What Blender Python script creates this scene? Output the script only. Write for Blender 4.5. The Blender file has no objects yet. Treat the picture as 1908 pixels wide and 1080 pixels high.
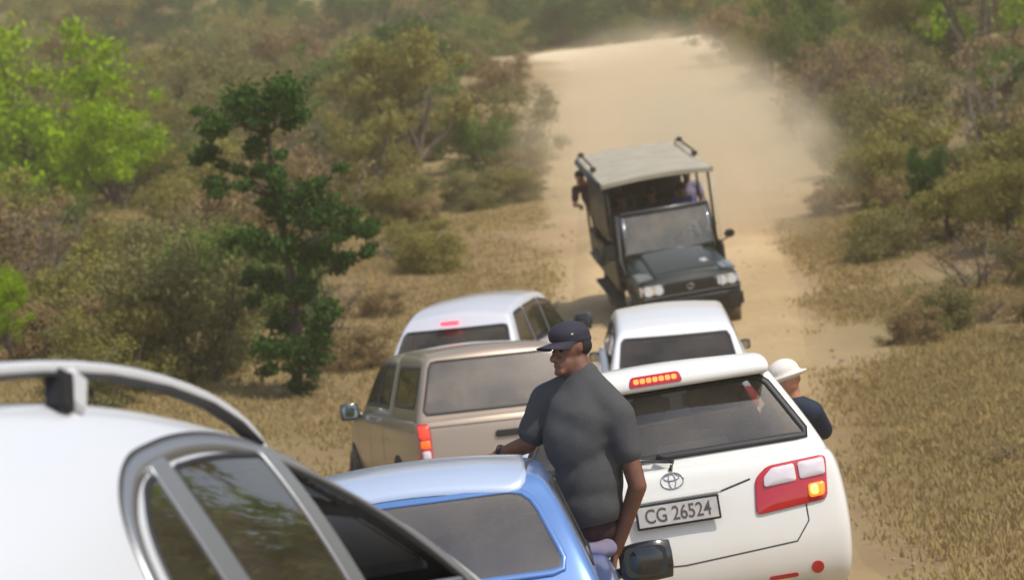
import bpy, bmesh, math, random
import numpy as np
from mathutils import Vector, Matrix, noise
from mathutils.bvhtree import BVHTree
random.seed(7); np.random.seed(7)
R = math.radians
scene = bpy.context.scene
C = scene.collection

# ------------------------------------------------------------------ camera, light, exposure
CAM = Vector((0, 0, 2.0)); PITCH = R(1.0); ROLL = R(6.5); FPX = 4908.0
cam = bpy.data.cameras.new('camera'); camo = bpy.data.objects.new('camera', cam); C.objects.link(camo)
cam.sensor_width = 36.0; cam.lens = 36.0 * FPX / 1908.0
cam.clip_start = 0.1; cam.clip_end = 2000
camo.location = CAM
camo.rotation_euler = (Matrix.Rotation(R(90) - PITCH, 4, 'X') @ Matrix.Rotation(-ROLL, 4, 'Z')).to_euler()
cam.dof.use_dof = True; cam.dof.focus_distance = 12.5; cam.dof.aperture_fstop = cam.lens / 1000 / 0.025
scene.camera = camo

SUN_EL, SUN_AZ = R(56), R(128)          # azimuth clockwise from +Y: behind the camera on the right
world = bpy.data.worlds.new('World'); scene.world = world; world.use_nodes = True
wn = world.node_tree.nodes; wl = world.node_tree.links
sky = wn.new('ShaderNodeTexSky'); sky.sky_type = 'NISHITA'; sky.sun_disc = False
sky.sun_elevation = SUN_EL; sky.sun_rotation = SUN_AZ; sky.dust_density = 3.0; sky.altitude = 600
wn['Background'].inputs['Strength'].default_value = 0.14
wl.new(sky.outputs[0], wn['Background'].inputs['Color'])
sl = bpy.data.lights.new('sun', 'SUN'); sl.energy = 3.0; sl.angle = R(0.53); sl.color = (1.0, 0.95, 0.86)
so = bpy.data.objects.new('sun', sl); C.objects.link(so)
sdir = Vector((math.sin(SUN_AZ) * math.cos(SUN_EL), math.cos(SUN_AZ) * math.cos(SUN_EL), math.sin(SUN_EL)))
so.rotation_euler = sdir.to_track_quat('Z', 'Y').to_euler()
scene.view_settings.view_transform = 'Standard'; scene.view_settings.look = 'None'
scene.view_settings.gamma = 1.0; scene.view_settings.exposure = 0.27
scene.cycles.max_bounces = 8; scene.cycles.transparent_max_bounces = 24
scene.cycles.volume_step_rate = 2.0; scene.cycles.volume_max_steps = 128; scene.cycles.volume_bounces = 1

_M = camo.rotation_euler.to_matrix()
def at(px, py, Y):
    """world point on the ray of photo pixel (px, py) at forward distance Y"""
    d = _M @ Vector(((px - 954) / FPX, (540 - py) / FPX, -1.0))
    return CAM + d * (Y / d.y)

# ------------------------------------------------------------------ materials
def mat(name, col, rough=0.5, metal=0.0, coat=0.0, noise_amt=0.0, noise_scale=8.0, bump=0.0, emit=0.0, spec=0.5, col2=None, backdark=False):
    m = bpy.data.materials.new(name); m.use_nodes = True
    nt = m.node_tree; n = nt.nodes; l = nt.links; b = n['Principled BSDF']
    b.inputs['Base Color'].default_value = (*col, 1); b.inputs['Roughness'].default_value = rough
    b.inputs['Metallic'].default_value = metal; b.inputs['Coat Weight'].default_value = coat
    b.inputs['Coat Roughness'].default_value = 0.05; b.inputs['Specular IOR Level'].default_value = spec
    if noise_amt > 0 or col2:
        tc = n.new('ShaderNodeTexCoord'); nz = n.new('ShaderNodeTexNoise'); nz.inputs['Scale'].default_value = noise_scale
        nz.inputs['Detail'].default_value = 6
        l.new(tc.outputs['Object'], nz.inputs['Vector'])
        cr = n.new('ShaderNodeValToRGB'); l.new(nz.outputs['Fac'], cr.inputs[0])
        c2 = col2 or tuple(c * (1 - noise_amt) for c in col)
        cr.color_ramp.elements[0].position = 0.35; cr.color_ramp.elements[1].position = 0.65
        cr.color_ramp.elements[0].color = (*c2, 1); cr.color_ramp.elements[1].color = (*col, 1)
        l.new(cr.outputs[0], b.inputs['Base Color'])
        if bump:
            bp = n.new('ShaderNodeBump'); bp.inputs['Strength'].default_value = bump; bp.inputs['Distance'].default_value = 0.02
            l.new(nz.outputs['Fac'], bp.inputs['Height']); l.new(bp.outputs[0], b.inputs['Normal'])
    if emit:
        b.inputs['Emission Color'].default_value = (*col, 1); b.inputs['Emission Strength'].default_value = emit
    return m

def paint(name, col, metal=0.0, dust=0.35, rough=0.35):
    """car paint: clear coat over the colour, with a film of pale road dust thicker low down and in blotches; the inside of the shell is dark trim"""
    m = bpy.data.materials.new(name); m.use_nodes = True
    nt = m.node_tree; n = nt.nodes; l = nt.links; b = n['Principled BSDF']
    b.inputs['Metallic'].default_value = metal
    b.inputs['Coat Weight'].default_value = 0.25 if 'green' in name else 0.8; b.inputs['Coat Roughness'].default_value = 0.08
    tc = n.new('ShaderNodeTexCoord'); nz = n.new('ShaderNodeTexNoise'); nz.inputs['Scale'].default_value = 3.0; nz.inputs['Detail'].default_value = 7
    l.new(tc.outputs['Object'], nz.inputs['Vector'])
    sp = n.new('ShaderNodeSeparateXYZ'); l.new(tc.outputs['Object'], sp.inputs[0])
    mr = n.new('ShaderNodeMapRange'); mr.inputs[1].default_value = 1.3; mr.inputs[2].default_value = 0.2
    mr.inputs[3].default_value = 0.12; mr.inputs[4].default_value = 1.0
    l.new(sp.outputs['Z'], mr.inputs[0])
    mu = n.new('ShaderNodeMath'); mu.operation = 'MULTIPLY'; l.new(mr.outputs[0], mu.inputs[0])
    mr2 = n.new('ShaderNodeMapRange'); mr2.inputs[1].default_value = 0.35; mr2.inputs[2].default_value = 0.7
    mr2.inputs[3].default_value = 0.25 * dust; mr2.inputs[4].default_value = dust
    l.new(nz.outputs['Fac'], mr2.inputs[0]); l.new(mr2.outputs[0], mu.inputs[1])
    mx = n.new('ShaderNodeMix'); mx.data_type = 'RGBA'; l.new(mu.outputs[0], mx.inputs[0])
    mx.inputs[6].default_value = (*col, 1); mx.inputs[7].default_value = (0.42, 0.31, 0.19, 1)
    l.new(mx.outputs[2], b.inputs['Base Color'])
    ro = n.new('ShaderNodeMath'); ro.operation = 'MULTIPLY_ADD'; ro.inputs[1].default_value = 0.5; ro.inputs[2].default_value = rough
    l.new(mu.outputs[0], ro.inputs[0]); l.new(ro.outputs[0], b.inputs['Roughness'])
    geo = n.new('ShaderNodeNewGeometry'); df = n.new('ShaderNodeBsdfDiffuse'); df.inputs[0].default_value = (0.05, 0.05, 0.05, 1)
    ms = n.new('ShaderNodeMixShader'); l.new(geo.outputs['Backfacing'], ms.inputs[0]); l.new(b.outputs[0], ms.inputs[1]); l.new(df.outputs[0], ms.inputs[2])
    l.new(ms.outputs[0], n['Material Output'].inputs['Surface'])
    return m

def glass(name, tint, ior=1.5, dirt=0.15, refl=1.0):
    """thin tinted car glass: clear tint, sky reflection by Fresnel, and a film of dust"""
    m = bpy.data.materials.new(name); m.use_nodes = True
    nt = m.node_tree; n = nt.nodes; l = nt.links; n.remove(n['Principled BSDF'])
    tr = n.new('ShaderNodeBsdfTransparent'); tr.inputs[0].default_value = (*tint, 1)
    gl = n.new('ShaderNodeBsdfGlossy'); gl.inputs['Roughness'].default_value = 0.03; gl.inputs[0].default_value = (refl, refl, refl, 1)
    fr = n.new('ShaderNodeFresnel'); fr.inputs[0].default_value = ior
    m1 = n.new('ShaderNodeMixShader'); l.new(fr.outputs[0], m1.inputs[0]); l.new(tr.outputs[0], m1.inputs[1]); l.new(gl.outputs[0], m1.inputs[2])
    df = n.new('ShaderNodeBsdfDiffuse'); df.inputs[0].default_value = (0.45, 0.38, 0.29, 1)
    tc = n.new('ShaderNodeTexCoord'); nz = n.new('ShaderNodeTexNoise'); nz.inputs['Scale'].default_value = 2.5; nz.inputs['Detail'].default_value = 5
    l.new(tc.outputs['Object'], nz.inputs['Vector'])
    mr = n.new('ShaderNodeMapRange'); mr.inputs[1].default_value = 0.35; mr.inputs[2].default_value = 0.7
    mr.inputs[3].default_value = dirt * 0.3; mr.inputs[4].default_value = dirt; l.new(nz.outputs['Fac'], mr.inputs[0])
    m2 = n.new('ShaderNodeMixShader'); l.new(mr.outputs[0], m2.inputs[0]); l.new(m1.outputs[0], m2.inputs[1]); l.new(df.outputs[0], m2.inputs[2])
    l.new(m2.outputs[0], n['Material Output'].inputs['Surface'])
    return m

def leafmat(name, c1, c2, trans=0.3):
    m = bpy.data.materials.new(name); m.use_nodes = True
    mid_ = [(p + q) / 2 for p, q in zip(c1, c2)]; c1 = [p*0.65 + q*0.35 for p, q in zip(c1, mid_)]; c2 = [p*0.65 + q*0.35 for p, q in zip(c2, mid_)]
    nt = m.node_tree; n = nt.nodes; l = nt.links; n.remove(n['Principled BSDF'])
    g = n.new('ShaderNodeNewGeometry'); mx = n.new('ShaderNodeMix'); mx.data_type = 'RGBA'
    tc = n.new('ShaderNodeTexCoord'); nz = n.new('ShaderNodeTexNoise'); nz.inputs['Scale'].default_value = 1.6
    l.new(tc.outputs['Object'], nz.inputs['Vector'])
    ad = n.new('ShaderNodeMath'); ad.operation = 'MULTIPLY_ADD'; ad.inputs[1].default_value = 0.6
    l.new(g.outputs['Random Per Island'], ad.inputs[0])
    mr = n.new('ShaderNodeMapRange'); mr.inputs[1].default_value = 0.35; mr.inputs[2].default_value = 0.65; mr.inputs[3].default_value = 0; mr.inputs[4].default_value = 0.4
    l.new(nz.outputs['Fac'], mr.inputs[0]); l.new(mr.outputs[0], ad.inputs[2])
    l.new(ad.outputs[0], mx.inputs[0]); mx.inputs[6].default_value = (*c1, 1); mx.inputs[7].default_value = (*c2, 1)
    d = n.new('ShaderNodeBsdfDiffuse'); t = n.new('ShaderNodeBsdfTranslucent')
    l.new(mx.outputs[2], d.inputs[0]); l.new(mx.outputs[2], t.inputs[0])
    ms = n.new('ShaderNodeMixShader'); ms.inputs[0].default_value = trans
    l.new(d.outputs[0], ms.inputs[1]); l.new(t.outputs[0], ms.inputs[2]); l.new(ms.outputs[0], n['Material Output'].inputs['Surface'])
    return m

MT = dict(
    fortuner=paint('white_paint', (0.80, 0.785, 0.73), dust=0.28),
    white=paint('cream_white_paint', (0.84, 0.84, 0.83), dust=0.12),
    suv=paint('silver_white_paint', (0.70, 0.70, 0.74), metal=0.15, dust=0.2),
    pickup=paint('champagne_paint', (0.36, 0.285, 0.22), metal=0.35, dust=0.45),
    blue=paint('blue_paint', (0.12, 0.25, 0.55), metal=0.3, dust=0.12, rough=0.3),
    roof_sheen=paint('pale_sheen_on_blue', (0.47, 0.56, 0.72), metal=0.15, dust=0.10),  # blue roof paint with the pale sky reflection put into its colour
    silver=paint('silver_paint', (0.80, 0.82, 0.85), metal=0.15, dust=0.08, rough=0.3),
    truck=paint('dark_green_paint', (0.010, 0.018, 0.015), dust=0.06, rough=0.45),
    truck_side=paint('dusty_green_paint', (0.03, 0.034, 0.025), dust=0.6, rough=0.6),
    glass=glass('tinted_glass', (0.20, 0.23, 0.22)),
    glass_clear=glass('clear_glass', (0.62, 0.68, 0.66), dirt=0.22, ior=1.7),
    glass_side=glass('side_glass', (0.05, 0.06, 0.055), dirt=0.06, ior=2.0),
    glass_dusty=glass('dusty_glass', (0.30, 0.31, 0.32), dirt=0.36, ior=2.0),
    black=mat('black_trim', (0.018, 0.018, 0.020), 0.55),
    gloss=mat('gloss_black', (0.012, 0.013, 0.016), 0.15, coat=1.0),
    rubber=mat('rubber', (0.03, 0.028, 0.026), 0.8, noise_amt=0.4),
    tyre=mat('tyre', (0.05, 0.042, 0.034), 0.9, noise_amt=0.5, col2=(0.16, 0.12, 0.08)),
    gap=mat('gap', (0.035, 0.034, 0.032), 0.8),
    grey=mat('grey_trim', (0.28, 0.28, 0.28), 0.5),
    greysat=mat('satin_grey_metal', (0.36, 0.37, 0.38), 0.35, metal=0.7),
    chrome=mat('chrome', (0.75, 0.76, 0.78), 0.12, metal=1.0),
    seat=mat('grey_seat_fabric', (0.18, 0.18, 0.175), 0.9, noise_amt=0.3, noise_scale=30),
    seat_light=mat('light_seat_fabric', (0.42, 0.43, 0.40), 0.9, noise_amt=0.2, noise_scale=30),
    red=mat('red_lens', (0.50, 0.012, 0.02), 0.12, coat=1.0),
    redlit=mat('lit_red_lens', (1.0, 0.06, 0.03), 0.3, emit=0.55),
    redlamp=mat('lit_brake_lamp', (1.0, 0.16, 0.03), 0.3, emit=2.2),
    amber=mat('lit_amber_lens', (1.0, 0.26, 0.02), 0.3, emit=0.7),
    amberhot=mat('lit_amber_bulb', (1.0, 0.75, 0.12), 0.3, emit=2.0),
    lens=mat('clear_lens', (0.72, 0.66, 0.68), 0.12, coat=1.0),
    pinklit=mat('lit_pink_lens', (1.0, 0.10, 0.16), 0.3, emit=0.9),
    plate=mat('number_plate', (0.60, 0.58, 0.55), 0.5, noise_amt=0.15, noise_scale=20),
    ink=mat('plate_ink', (0.10, 0.09, 0.09), 0.6),
    paper=mat('paper', (0.75, 0.78, 0.72), 0.8),
    canvas=mat('khaki_canvas', (0.42, 0.38, 0.29), 0.9, noise_amt=0.15, noise_scale=3),
    steel=mat('dark_steel', (0.045, 0.045, 0.045), 0.5, metal=0.5),
    skin=mat('brown_skin', (0.20, 0.085, 0.05), 0.5, noise_amt=0.15, noise_scale=20),
    skin2=mat('light_skin', (0.48, 0.22, 0.13), 0.5, noise_amt=0.15, noise_scale=20),
    tshirt=mat('grey_cotton', (0.070, 0.070, 0.073), 0.9, noise_amt=0.12, noise_scale=120, bump=0.15),
    navy=mat('navy_cotton', (0.012, 0.02, 0.042), 0.8, noise_amt=0.2),
    maroon=mat('maroon_cloth', (0.10, 0.03, 0.04), 0.9, noise_amt=0.2),
    purple=mat('purple_cloth', (0.07, 0.05, 0.20), 0.9, noise_amt=0.2),
    lilac=mat('lilac_cloth', (0.24, 0.21, 0.30), 0.9, noise_amt=0.2),
    shorts=mat('dark_maroon_cloth', (0.05, 0.022, 0.028), 0.9, noise_amt=0.2),
    capm=mat('dark_cap_cloth', (0.030, 0.028, 0.045), 0.85, noise_amt=0.2),
    hat=mat('cream_hat_cloth', (0.80, 0.74, 0.66), 0.9, noise_amt=0.1),
    hair=mat('black_hair', (0.015, 0.012, 0.01), 0.9),
    bark=mat('bark', (0.13, 0.10, 0.075), 0.9, noise_amt=0.4, noise_scale=10),
    twig=mat('dry_twig', (0.20, 0.165, 0.13), 0.9, noise_amt=0.35, noise_scale=6),
)
LEAF = dict(
    dark=leafmat('dark_green_leaf', (0.022, 0.062, 0.014), (0.095, 0.18, 0.04)),
    yellow=leafmat('yellow_green_leaf', (0.20, 0.32, 0.012), (0.36, 0.50, 0.02)),
    olive=leafmat('olive_leaf', (0.19, 0.175, 0.048), (0.36, 0.32, 0.095)),
    green=leafmat('mid_green_leaf', (0.08, 0.14, 0.032), (0.20, 0.26, 0.06)),
    grey=leafmat('grey_green_leaf', (0.17, 0.165, 0.065), (0.32, 0.29, 0.12)),
    brown=leafmat('dry_brown_leaf', (0.19, 0.135, 0.068), (0.36, 0.26, 0.125), 0.15),
    blade=leafmat('dry_grass_blade', (0.34, 0.255, 0.11), (0.50, 0.38, 0.175), 0.3),
)

# ------------------------------------------------------------------ object helpers
def mesh_obj(name, verts, faces, m, parent=None, smooth=False, mats=None, idx=None):
    me = bpy.data.meshes.new(name); me.from_pydata([tuple(v) for v in verts], [], faces); me.update()
    o = bpy.data.objects.new(name, me); C.objects.link(o)
    for mm in (mats or [m]): me.materials.append(mm)
    if idx is not None: me.polygons.foreach_set('material_index', idx)
    if smooth: me.polygons.foreach_set('use_smooth', [True] * len(me.polygons))
    if parent: o.parent = parent
    return o
def outward(o):
    b = bmesh.new(); b.from_mesh(o.data); bmesh.ops.recalc_face_normals(b, faces=b.faces); b.to_mesh(o.data); b.free(); return o

def thing(name, label, cat, group=None):
    o = bpy.data.objects.new(name, None); C.objects.link(o); o.empty_display_size = 0.2
    return tag(o, label, cat, group)

def tag(o, label=None, cat=None, group=None, kind=None):
    if label: o['label'] = label
    if cat: o['category'] = cat
    if group: o['group'] = group
    if kind: o['kind'] = kind
    return o

def bm_obj(name, bm, m, parent=None, smooth=False, bevel=0.0, seg=2):
    if bevel:
        bmesh.ops.bevel(bm, geom=list(bm.edges), offset=bevel, segments=seg, affect='EDGES', clamp_overlap=True)
    bmesh.ops.recalc_face_normals(bm, faces=bm.faces)
    me = bpy.data.meshes.new(name); bm.to_mesh(me); bm.free()
    me.materials.append(m)
    if smooth: me.polygons.foreach_set('use_smooth', [True] * len(me.polygons))
    o = bpy.data.objects.new(name, me); C.objects.link(o)
    if parent: o.parent = parent
    return o

def box(name, c, s, m, parent=None, bevel=0.01, rot=None, taper=None, seg=2):
    bm = bmesh.new(); bmesh.ops.create_cube(bm, size=1)
    for v in bm.verts:
        if taper and v.co.z > 0: v.co.x *= taper[0]; v.co.y *= taper[1]
        v.co = Vector((v.co.x * s[0], v.co.y * s[1], v.co.z * s[2]))
    if bevel:
        bmesh.ops.bevel(bm, geom=list(bm.edges), offset=min(bevel, min(s) * 0.45), segments=seg, affect='EDGES')
    M = Matrix.Translation(c) @ (rot.to_4x4() if rot else Matrix.Identity(4))
    bm.transform(M)
    return bm_obj(name, bm, m, parent, smooth=False)

def tube_data(pts, rad, n=8, caps=True):
    pts = [Vector(p) for p in pts]; rr = rad if isinstance(rad, (list, tuple)) else [rad] * len(pts)
    V, F = [], []; up = Vector((0, 0, 1))
    for i, p in enumerate(pts):
        d = (pts[min(i + 1, len(pts) - 1)] - pts[max(i - 1, 0)]).normalized()
        a = d.cross(up if abs(d.z) < 0.95 else Vector((0, 1, 0))).normalized(); b = d.cross(a)
        for k in range(n):
            t = 2 * math.pi * k / n; V.append(p + (a * math.cos(t) + b * math.sin(t)) * rr[i])
    for i in range(len(pts) - 1):
        for k in range(n):
            F.append((i * n + k, i * n + (k + 1) % n, (i + 1) * n + (k + 1) % n, (i + 1) * n + k))
    if caps:
        F.append(tuple(range(n))[::-1]); F.append(tuple((len(pts) - 1) * n + k for k in range(n)))
    return V, F

def tube(name, pts, rad, m, parent=None, n=8):
    V, F = tube_data(pts, rad, n); return mesh_obj(name, V, F, m, parent, smooth=True)

def ellip(name, c, r, m, parent=None, n=20, rot=None):
    bm = bmesh.new(); bmesh.ops.create_uvsphere(bm, u_segments=n, v_segments=n * 2 // 3, radius=1)
    for v in bm.verts: v.co = Vector((v.co.x * r[0], v.co.y * r[1], v.co.z * r[2]))
    bm.transform(Matrix.Translation(c) @ (rot.to_4x4() if rot else Matrix.Identity(4)))
    return bm_obj(name, bm, m, parent, smooth=True)

def interp(x, xs, ys): return float(np.interp(x, xs, ys))

# ------------------------------------------------------------------ terrain
GY = [-80, -20, 0, 6, 10, 14.2, 20, 25, 29, 36, 42, 60, 100, 138, 150, 165, 200, 260, 330, 420]
GZ = [0.9, 0.5, 0.2, 0.04, -0.25, -0.50, -0.64, -0.52, -0.33, 0.02, 0.45, 2.3, 7.0, 11.7, 12.1, 13.6, 21, 38, 60, 86]
def cubic(xs, ys, x):
    i = int(np.searchsorted(xs, x)) - 1; i = max(0, min(len(xs) - 2, i))
    def slope(k):
        if k == 0 or k == len(xs) - 1: return 0.0 if k else (ys[1] - ys[0]) / (xs[1] - xs[0])
        return (ys[k + 1] - ys[k - 1]) / (xs[k + 1] - xs[k - 1])
    h = xs[i + 1] - xs[i]; t = (x - xs[i]) / h; m0, m1 = slope(i) * h, slope(i + 1) * h
    t = max(0.0, min(1.0, t))
    return (2*t**3 - 3*t*t + 1)*ys[i] + (t**3 - 2*t*t + t)*m0 + (-2*t**3 + 3*t*t)*ys[i+1] + (t**3 - t*t)*m1
def road_c(y): return interp(y, [-80, 0, 20, 30, 45, 90, 140, 150], [0.3, 0.3, 0.4, 1.3, 2.9, 5.4, 8.0, 8.3])
def road_h(y): return interp(y, [-80, 10, 45, 90, 126, 137, 150], [2.1, 2.1, 2.0, 2.5, 3.2, 5.8, 6.0])
def ss(a, b, x): t = max(0.0, min(1.0, (x - a) / (b - a))); return t * t * (3 - 2 * t)
def ground(x, y, bumps=True):
    z = cubic(GY, GZ, y)
    d = abs(x - road_c(y)) - road_h(y)
    if 134 < y < 150 and x < road_c(y): d = min(d, abs(y - 142) - 4.5)
    out = ss(0, 4, d)
    if x < road_c(y): z += 0.085 * max(0.0, d - 1.0) * ss(18, 45, y) * (1 if y < 128 else ss(170, 150, y) if y > 150 else 1) * min(1.0, 30 / max(30.0, d))
    else: z += 0.05 * max(0.0, d - 2.0) * ss(30, 60, y)
    if bumps and out > 0:
        z += out * (0.35 * noise.noise(Vector((x * 0.12, y * 0.09, 3.1))) + 0.03 * noise.noise(Vector((x * 0.4, y * 0.16, 9.0))) )
        z += 0.03 * ss(0.2, 1.2, d) * (1 - ss(1.2, 3.0, d))
    return z

def ground_material(name, road=False):
    m = bpy.data.materials.new(name); m.use_nodes = True
    nt = m.node_tree; n = nt.nodes; l = nt.links; b = n['Principled BSDF']; b.inputs['Roughness'].default_value = 0.95
    b.inputs['Specular IOR Level'].default_value = 0.1
    geo = n.new('ShaderNodeNewGeometry')
    def nz(scale, det=8, dist=0.0):
        q = n.new('ShaderNodeTexNoise'); q.inputs['Scale'].default_value = scale; q.inputs['Detail'].default_value = det
        q.inputs['Distortion'].default_value = dist; l.new(geo.outputs['Position'], q.inputs['Vector']); return q
    def ramp(src, p0, c0, p1, c1):
        r = n.new('ShaderNodeValToRGB'); l.new(src, r.inputs[0])
        r.color_ramp.elements[0].position = p0; r.color_ramp.elements[0].color = (*c0, 1)
        r.color_ramp.elements[1].position = p1; r.color_ramp.elements[1].color = (*c1, 1); return r
    a = nz(0.16, 5, 0.8); c = nz(1.7, 8); e = nz(9.0, 8)
    if True:
        at_ = n.new('ShaderNodeAttribute'); at_.attribute_name = 'wear'
        r1 = ramp(a.outputs['Fac'], 0.3, (0.50, 0.335, 0.17), 0.7, (0.66, 0.48, 0.26))
        r2 = ramp(e.outputs['Fac'], 0.35, (0.30, 0.20, 0.11), 0.6, (0.54, 0.40, 0.24))
        rx = n.new('ShaderNodeMix'); rx.data_type = 'RGBA'; rx.inputs[0].default_value = 0.35
        l.new(r1.outputs[0], rx.inputs[6]); l.new(r2.outputs[0], rx.inputs[7])
    if True:
        r1 = ramp(a.outputs['Fac'], 0.42, (0.25, 0.165, 0.09), 0.58, (0.225, 0.18, 0.082))
        r2 = ramp(c.outputs['Fac'], 0.25, (0.165, 0.13, 0.06), 0.72, (0.25, 0.185, 0.09))
        mx = n.new('ShaderNodeMix'); mx.data_type = 'RGBA'; mx.inputs[0].default_value = 0.5
        l.new(r1.outputs[0], mx.inputs[6]); l.new(r2.outputs[0], mx.inputs[7])
    fx = n.new('ShaderNodeMix'); fx.data_type = 'RGBA'
    wv = n.new('ShaderNodeMath'); wv.operation = 'ADD'; wv.use_clamp = True
    ns_ = n.new('ShaderNodeMapRange'); ns_.inputs[1].default_value = 0.3; ns_.inputs[2].default_value = 0.7; ns_.inputs[3].default_value = -0.12; ns_.inputs[4].default_value = 0.12
    l.new(a.outputs['Fac'], ns_.inputs[0]); l.new(ns_.outputs[0], wv.inputs[0]); l.new(at_.outputs['Fac'], wv.inputs[1]); l.new(wv.outputs[0], fx.inputs[0])
    l.new(mx.outputs[2], fx.inputs[6]); l.new(rx.outputs[2], fx.inputs[7])
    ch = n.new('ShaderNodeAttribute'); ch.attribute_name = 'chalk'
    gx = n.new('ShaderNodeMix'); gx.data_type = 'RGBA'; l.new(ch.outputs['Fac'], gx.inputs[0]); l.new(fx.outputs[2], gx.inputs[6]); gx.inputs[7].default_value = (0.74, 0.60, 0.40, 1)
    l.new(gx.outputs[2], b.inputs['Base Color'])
    bp = n.new('ShaderNodeBump'); bp.inputs['Strength'].default_value = 0.12; bp.inputs['Distance'].default_value = 0.03
    l.new(e.outputs['Fac'], bp.inputs['Height']); l.new(bp.outputs[0], b.inputs['Normal'])
    return m

def wear(o):
    a = o.data.attributes.new('wear', 'FLOAT', 'POINT'); a2 = o.data.attributes.new('chalk', 'FLOAT', 'POINT'); L, Q = [], []
    for v in o.data.vertices:
        x, y = v.co.x, v.co.y; d = abs(x - road_c(y)) - road_h(y)
        if y > 149: d = max(d, (y - 149))
        if 134 < y < 150 and x < road_c(y): d = min(d, abs(y - 142) - 4.5)
        k = ss(1.5 + 1.2 * noise.noise(Vector((x * 0.4, y * 0.25, 2))), -1.3, d) + 0.25 * ss(6, 0, d)
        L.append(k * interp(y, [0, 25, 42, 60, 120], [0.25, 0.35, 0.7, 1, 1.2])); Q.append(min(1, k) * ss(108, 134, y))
    o.data.attributes['wear'].data.foreach_set('value', L); o.data.attributes['chalk'].data.foreach_set('value', Q); return o
def axis(segs):
    out = []
    for a, b, st in segs:
        out += list(np.arange(a, b, st))
    out.append(segs[-1][1]); return out
xs = axis([(-170, -60, 6), (-60, -24, 1.5), (-24, 24, 0.45), (24, 60, 1.5), (60, 170, 6)])
ys = axis([(-80, -10, 5), (-10, 70, 0.5), (70, 160, 0.9), (160, 420, 4)])
V = []
for y in ys:
    for x in xs:
        d = abs(x - road_c(y)) - road_h(y)
        arm = 134 < y < 150 and x < road_c(y)
        z = ground(x, y)
        if y < 149: z -= 0.07 * ss(0.9, -0.5, d)
        if arm and x > -12: z -= 0.07 * ss(5.2, 4.2, abs(y - 142))
        V.append((x, y, z))
nx = len(xs)
F = [(j*nx+i, j*nx+i+1, (j+1)*nx+i+1, (j+1)*nx+i) for j in range(len(ys)-1) for i in range(nx-1)]
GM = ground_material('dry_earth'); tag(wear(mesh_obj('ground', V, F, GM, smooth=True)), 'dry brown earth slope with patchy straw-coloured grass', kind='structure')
V, F = [], []
ry = axis([(-60, 10, 2), (10, 70, 0.4), (70, 149, 0.8)]); NU = 17
for y in ry:
    for i in range(NU):
        u = -1 + 2 * i / (NU - 1); w = road_h(y) * (1 + 0.05 * noise.noise(Vector((y * 0.3, u * 3, 5))))
        x = road_c(y) + u * w
        rut = -0.035 * (math.exp(-((abs(u) - 0.42) / 0.13) ** 2)) + 0.008 * noise.noise(Vector((x * 0.8, y * 0.25, 0)))
        edge = -0.09 if abs(u) > 0.99 else -0.02 if abs(u) > 0.86 else 0
        V.append((x, y, ground(x, y, False) + 0.02 + rut + edge))
F = [(j*NU+i, j*NU+i+1, (j+1)*NU+i+1, (j+1)*NU+i) for j in range(len(ry)-1) for i in range(NU-1)]
ROADM = GM
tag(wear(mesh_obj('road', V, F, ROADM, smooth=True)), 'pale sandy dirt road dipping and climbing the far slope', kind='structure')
V, F = [], []
ax_, ay_ = list(np.arange(-12, 4.4, 0.8)), list(np.arange(137.6, 146.6, 0.8))
for y in ay_:
    for x in ax_: V.append((x, y, ground(x, y, False) + 0.02))
n_ = len(ax_)
F = [(j*n_+i, j*n_+i+1, (j+1)*n_+i+1, (j+1)*n_+i) for j in range(len(ay_)-1) for i in range(n_-1)]
tag(wear(mesh_obj('side_track', V, F, ROADM, smooth=True)), 'pale dirt track turning off left at the crest', kind='structure')

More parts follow.
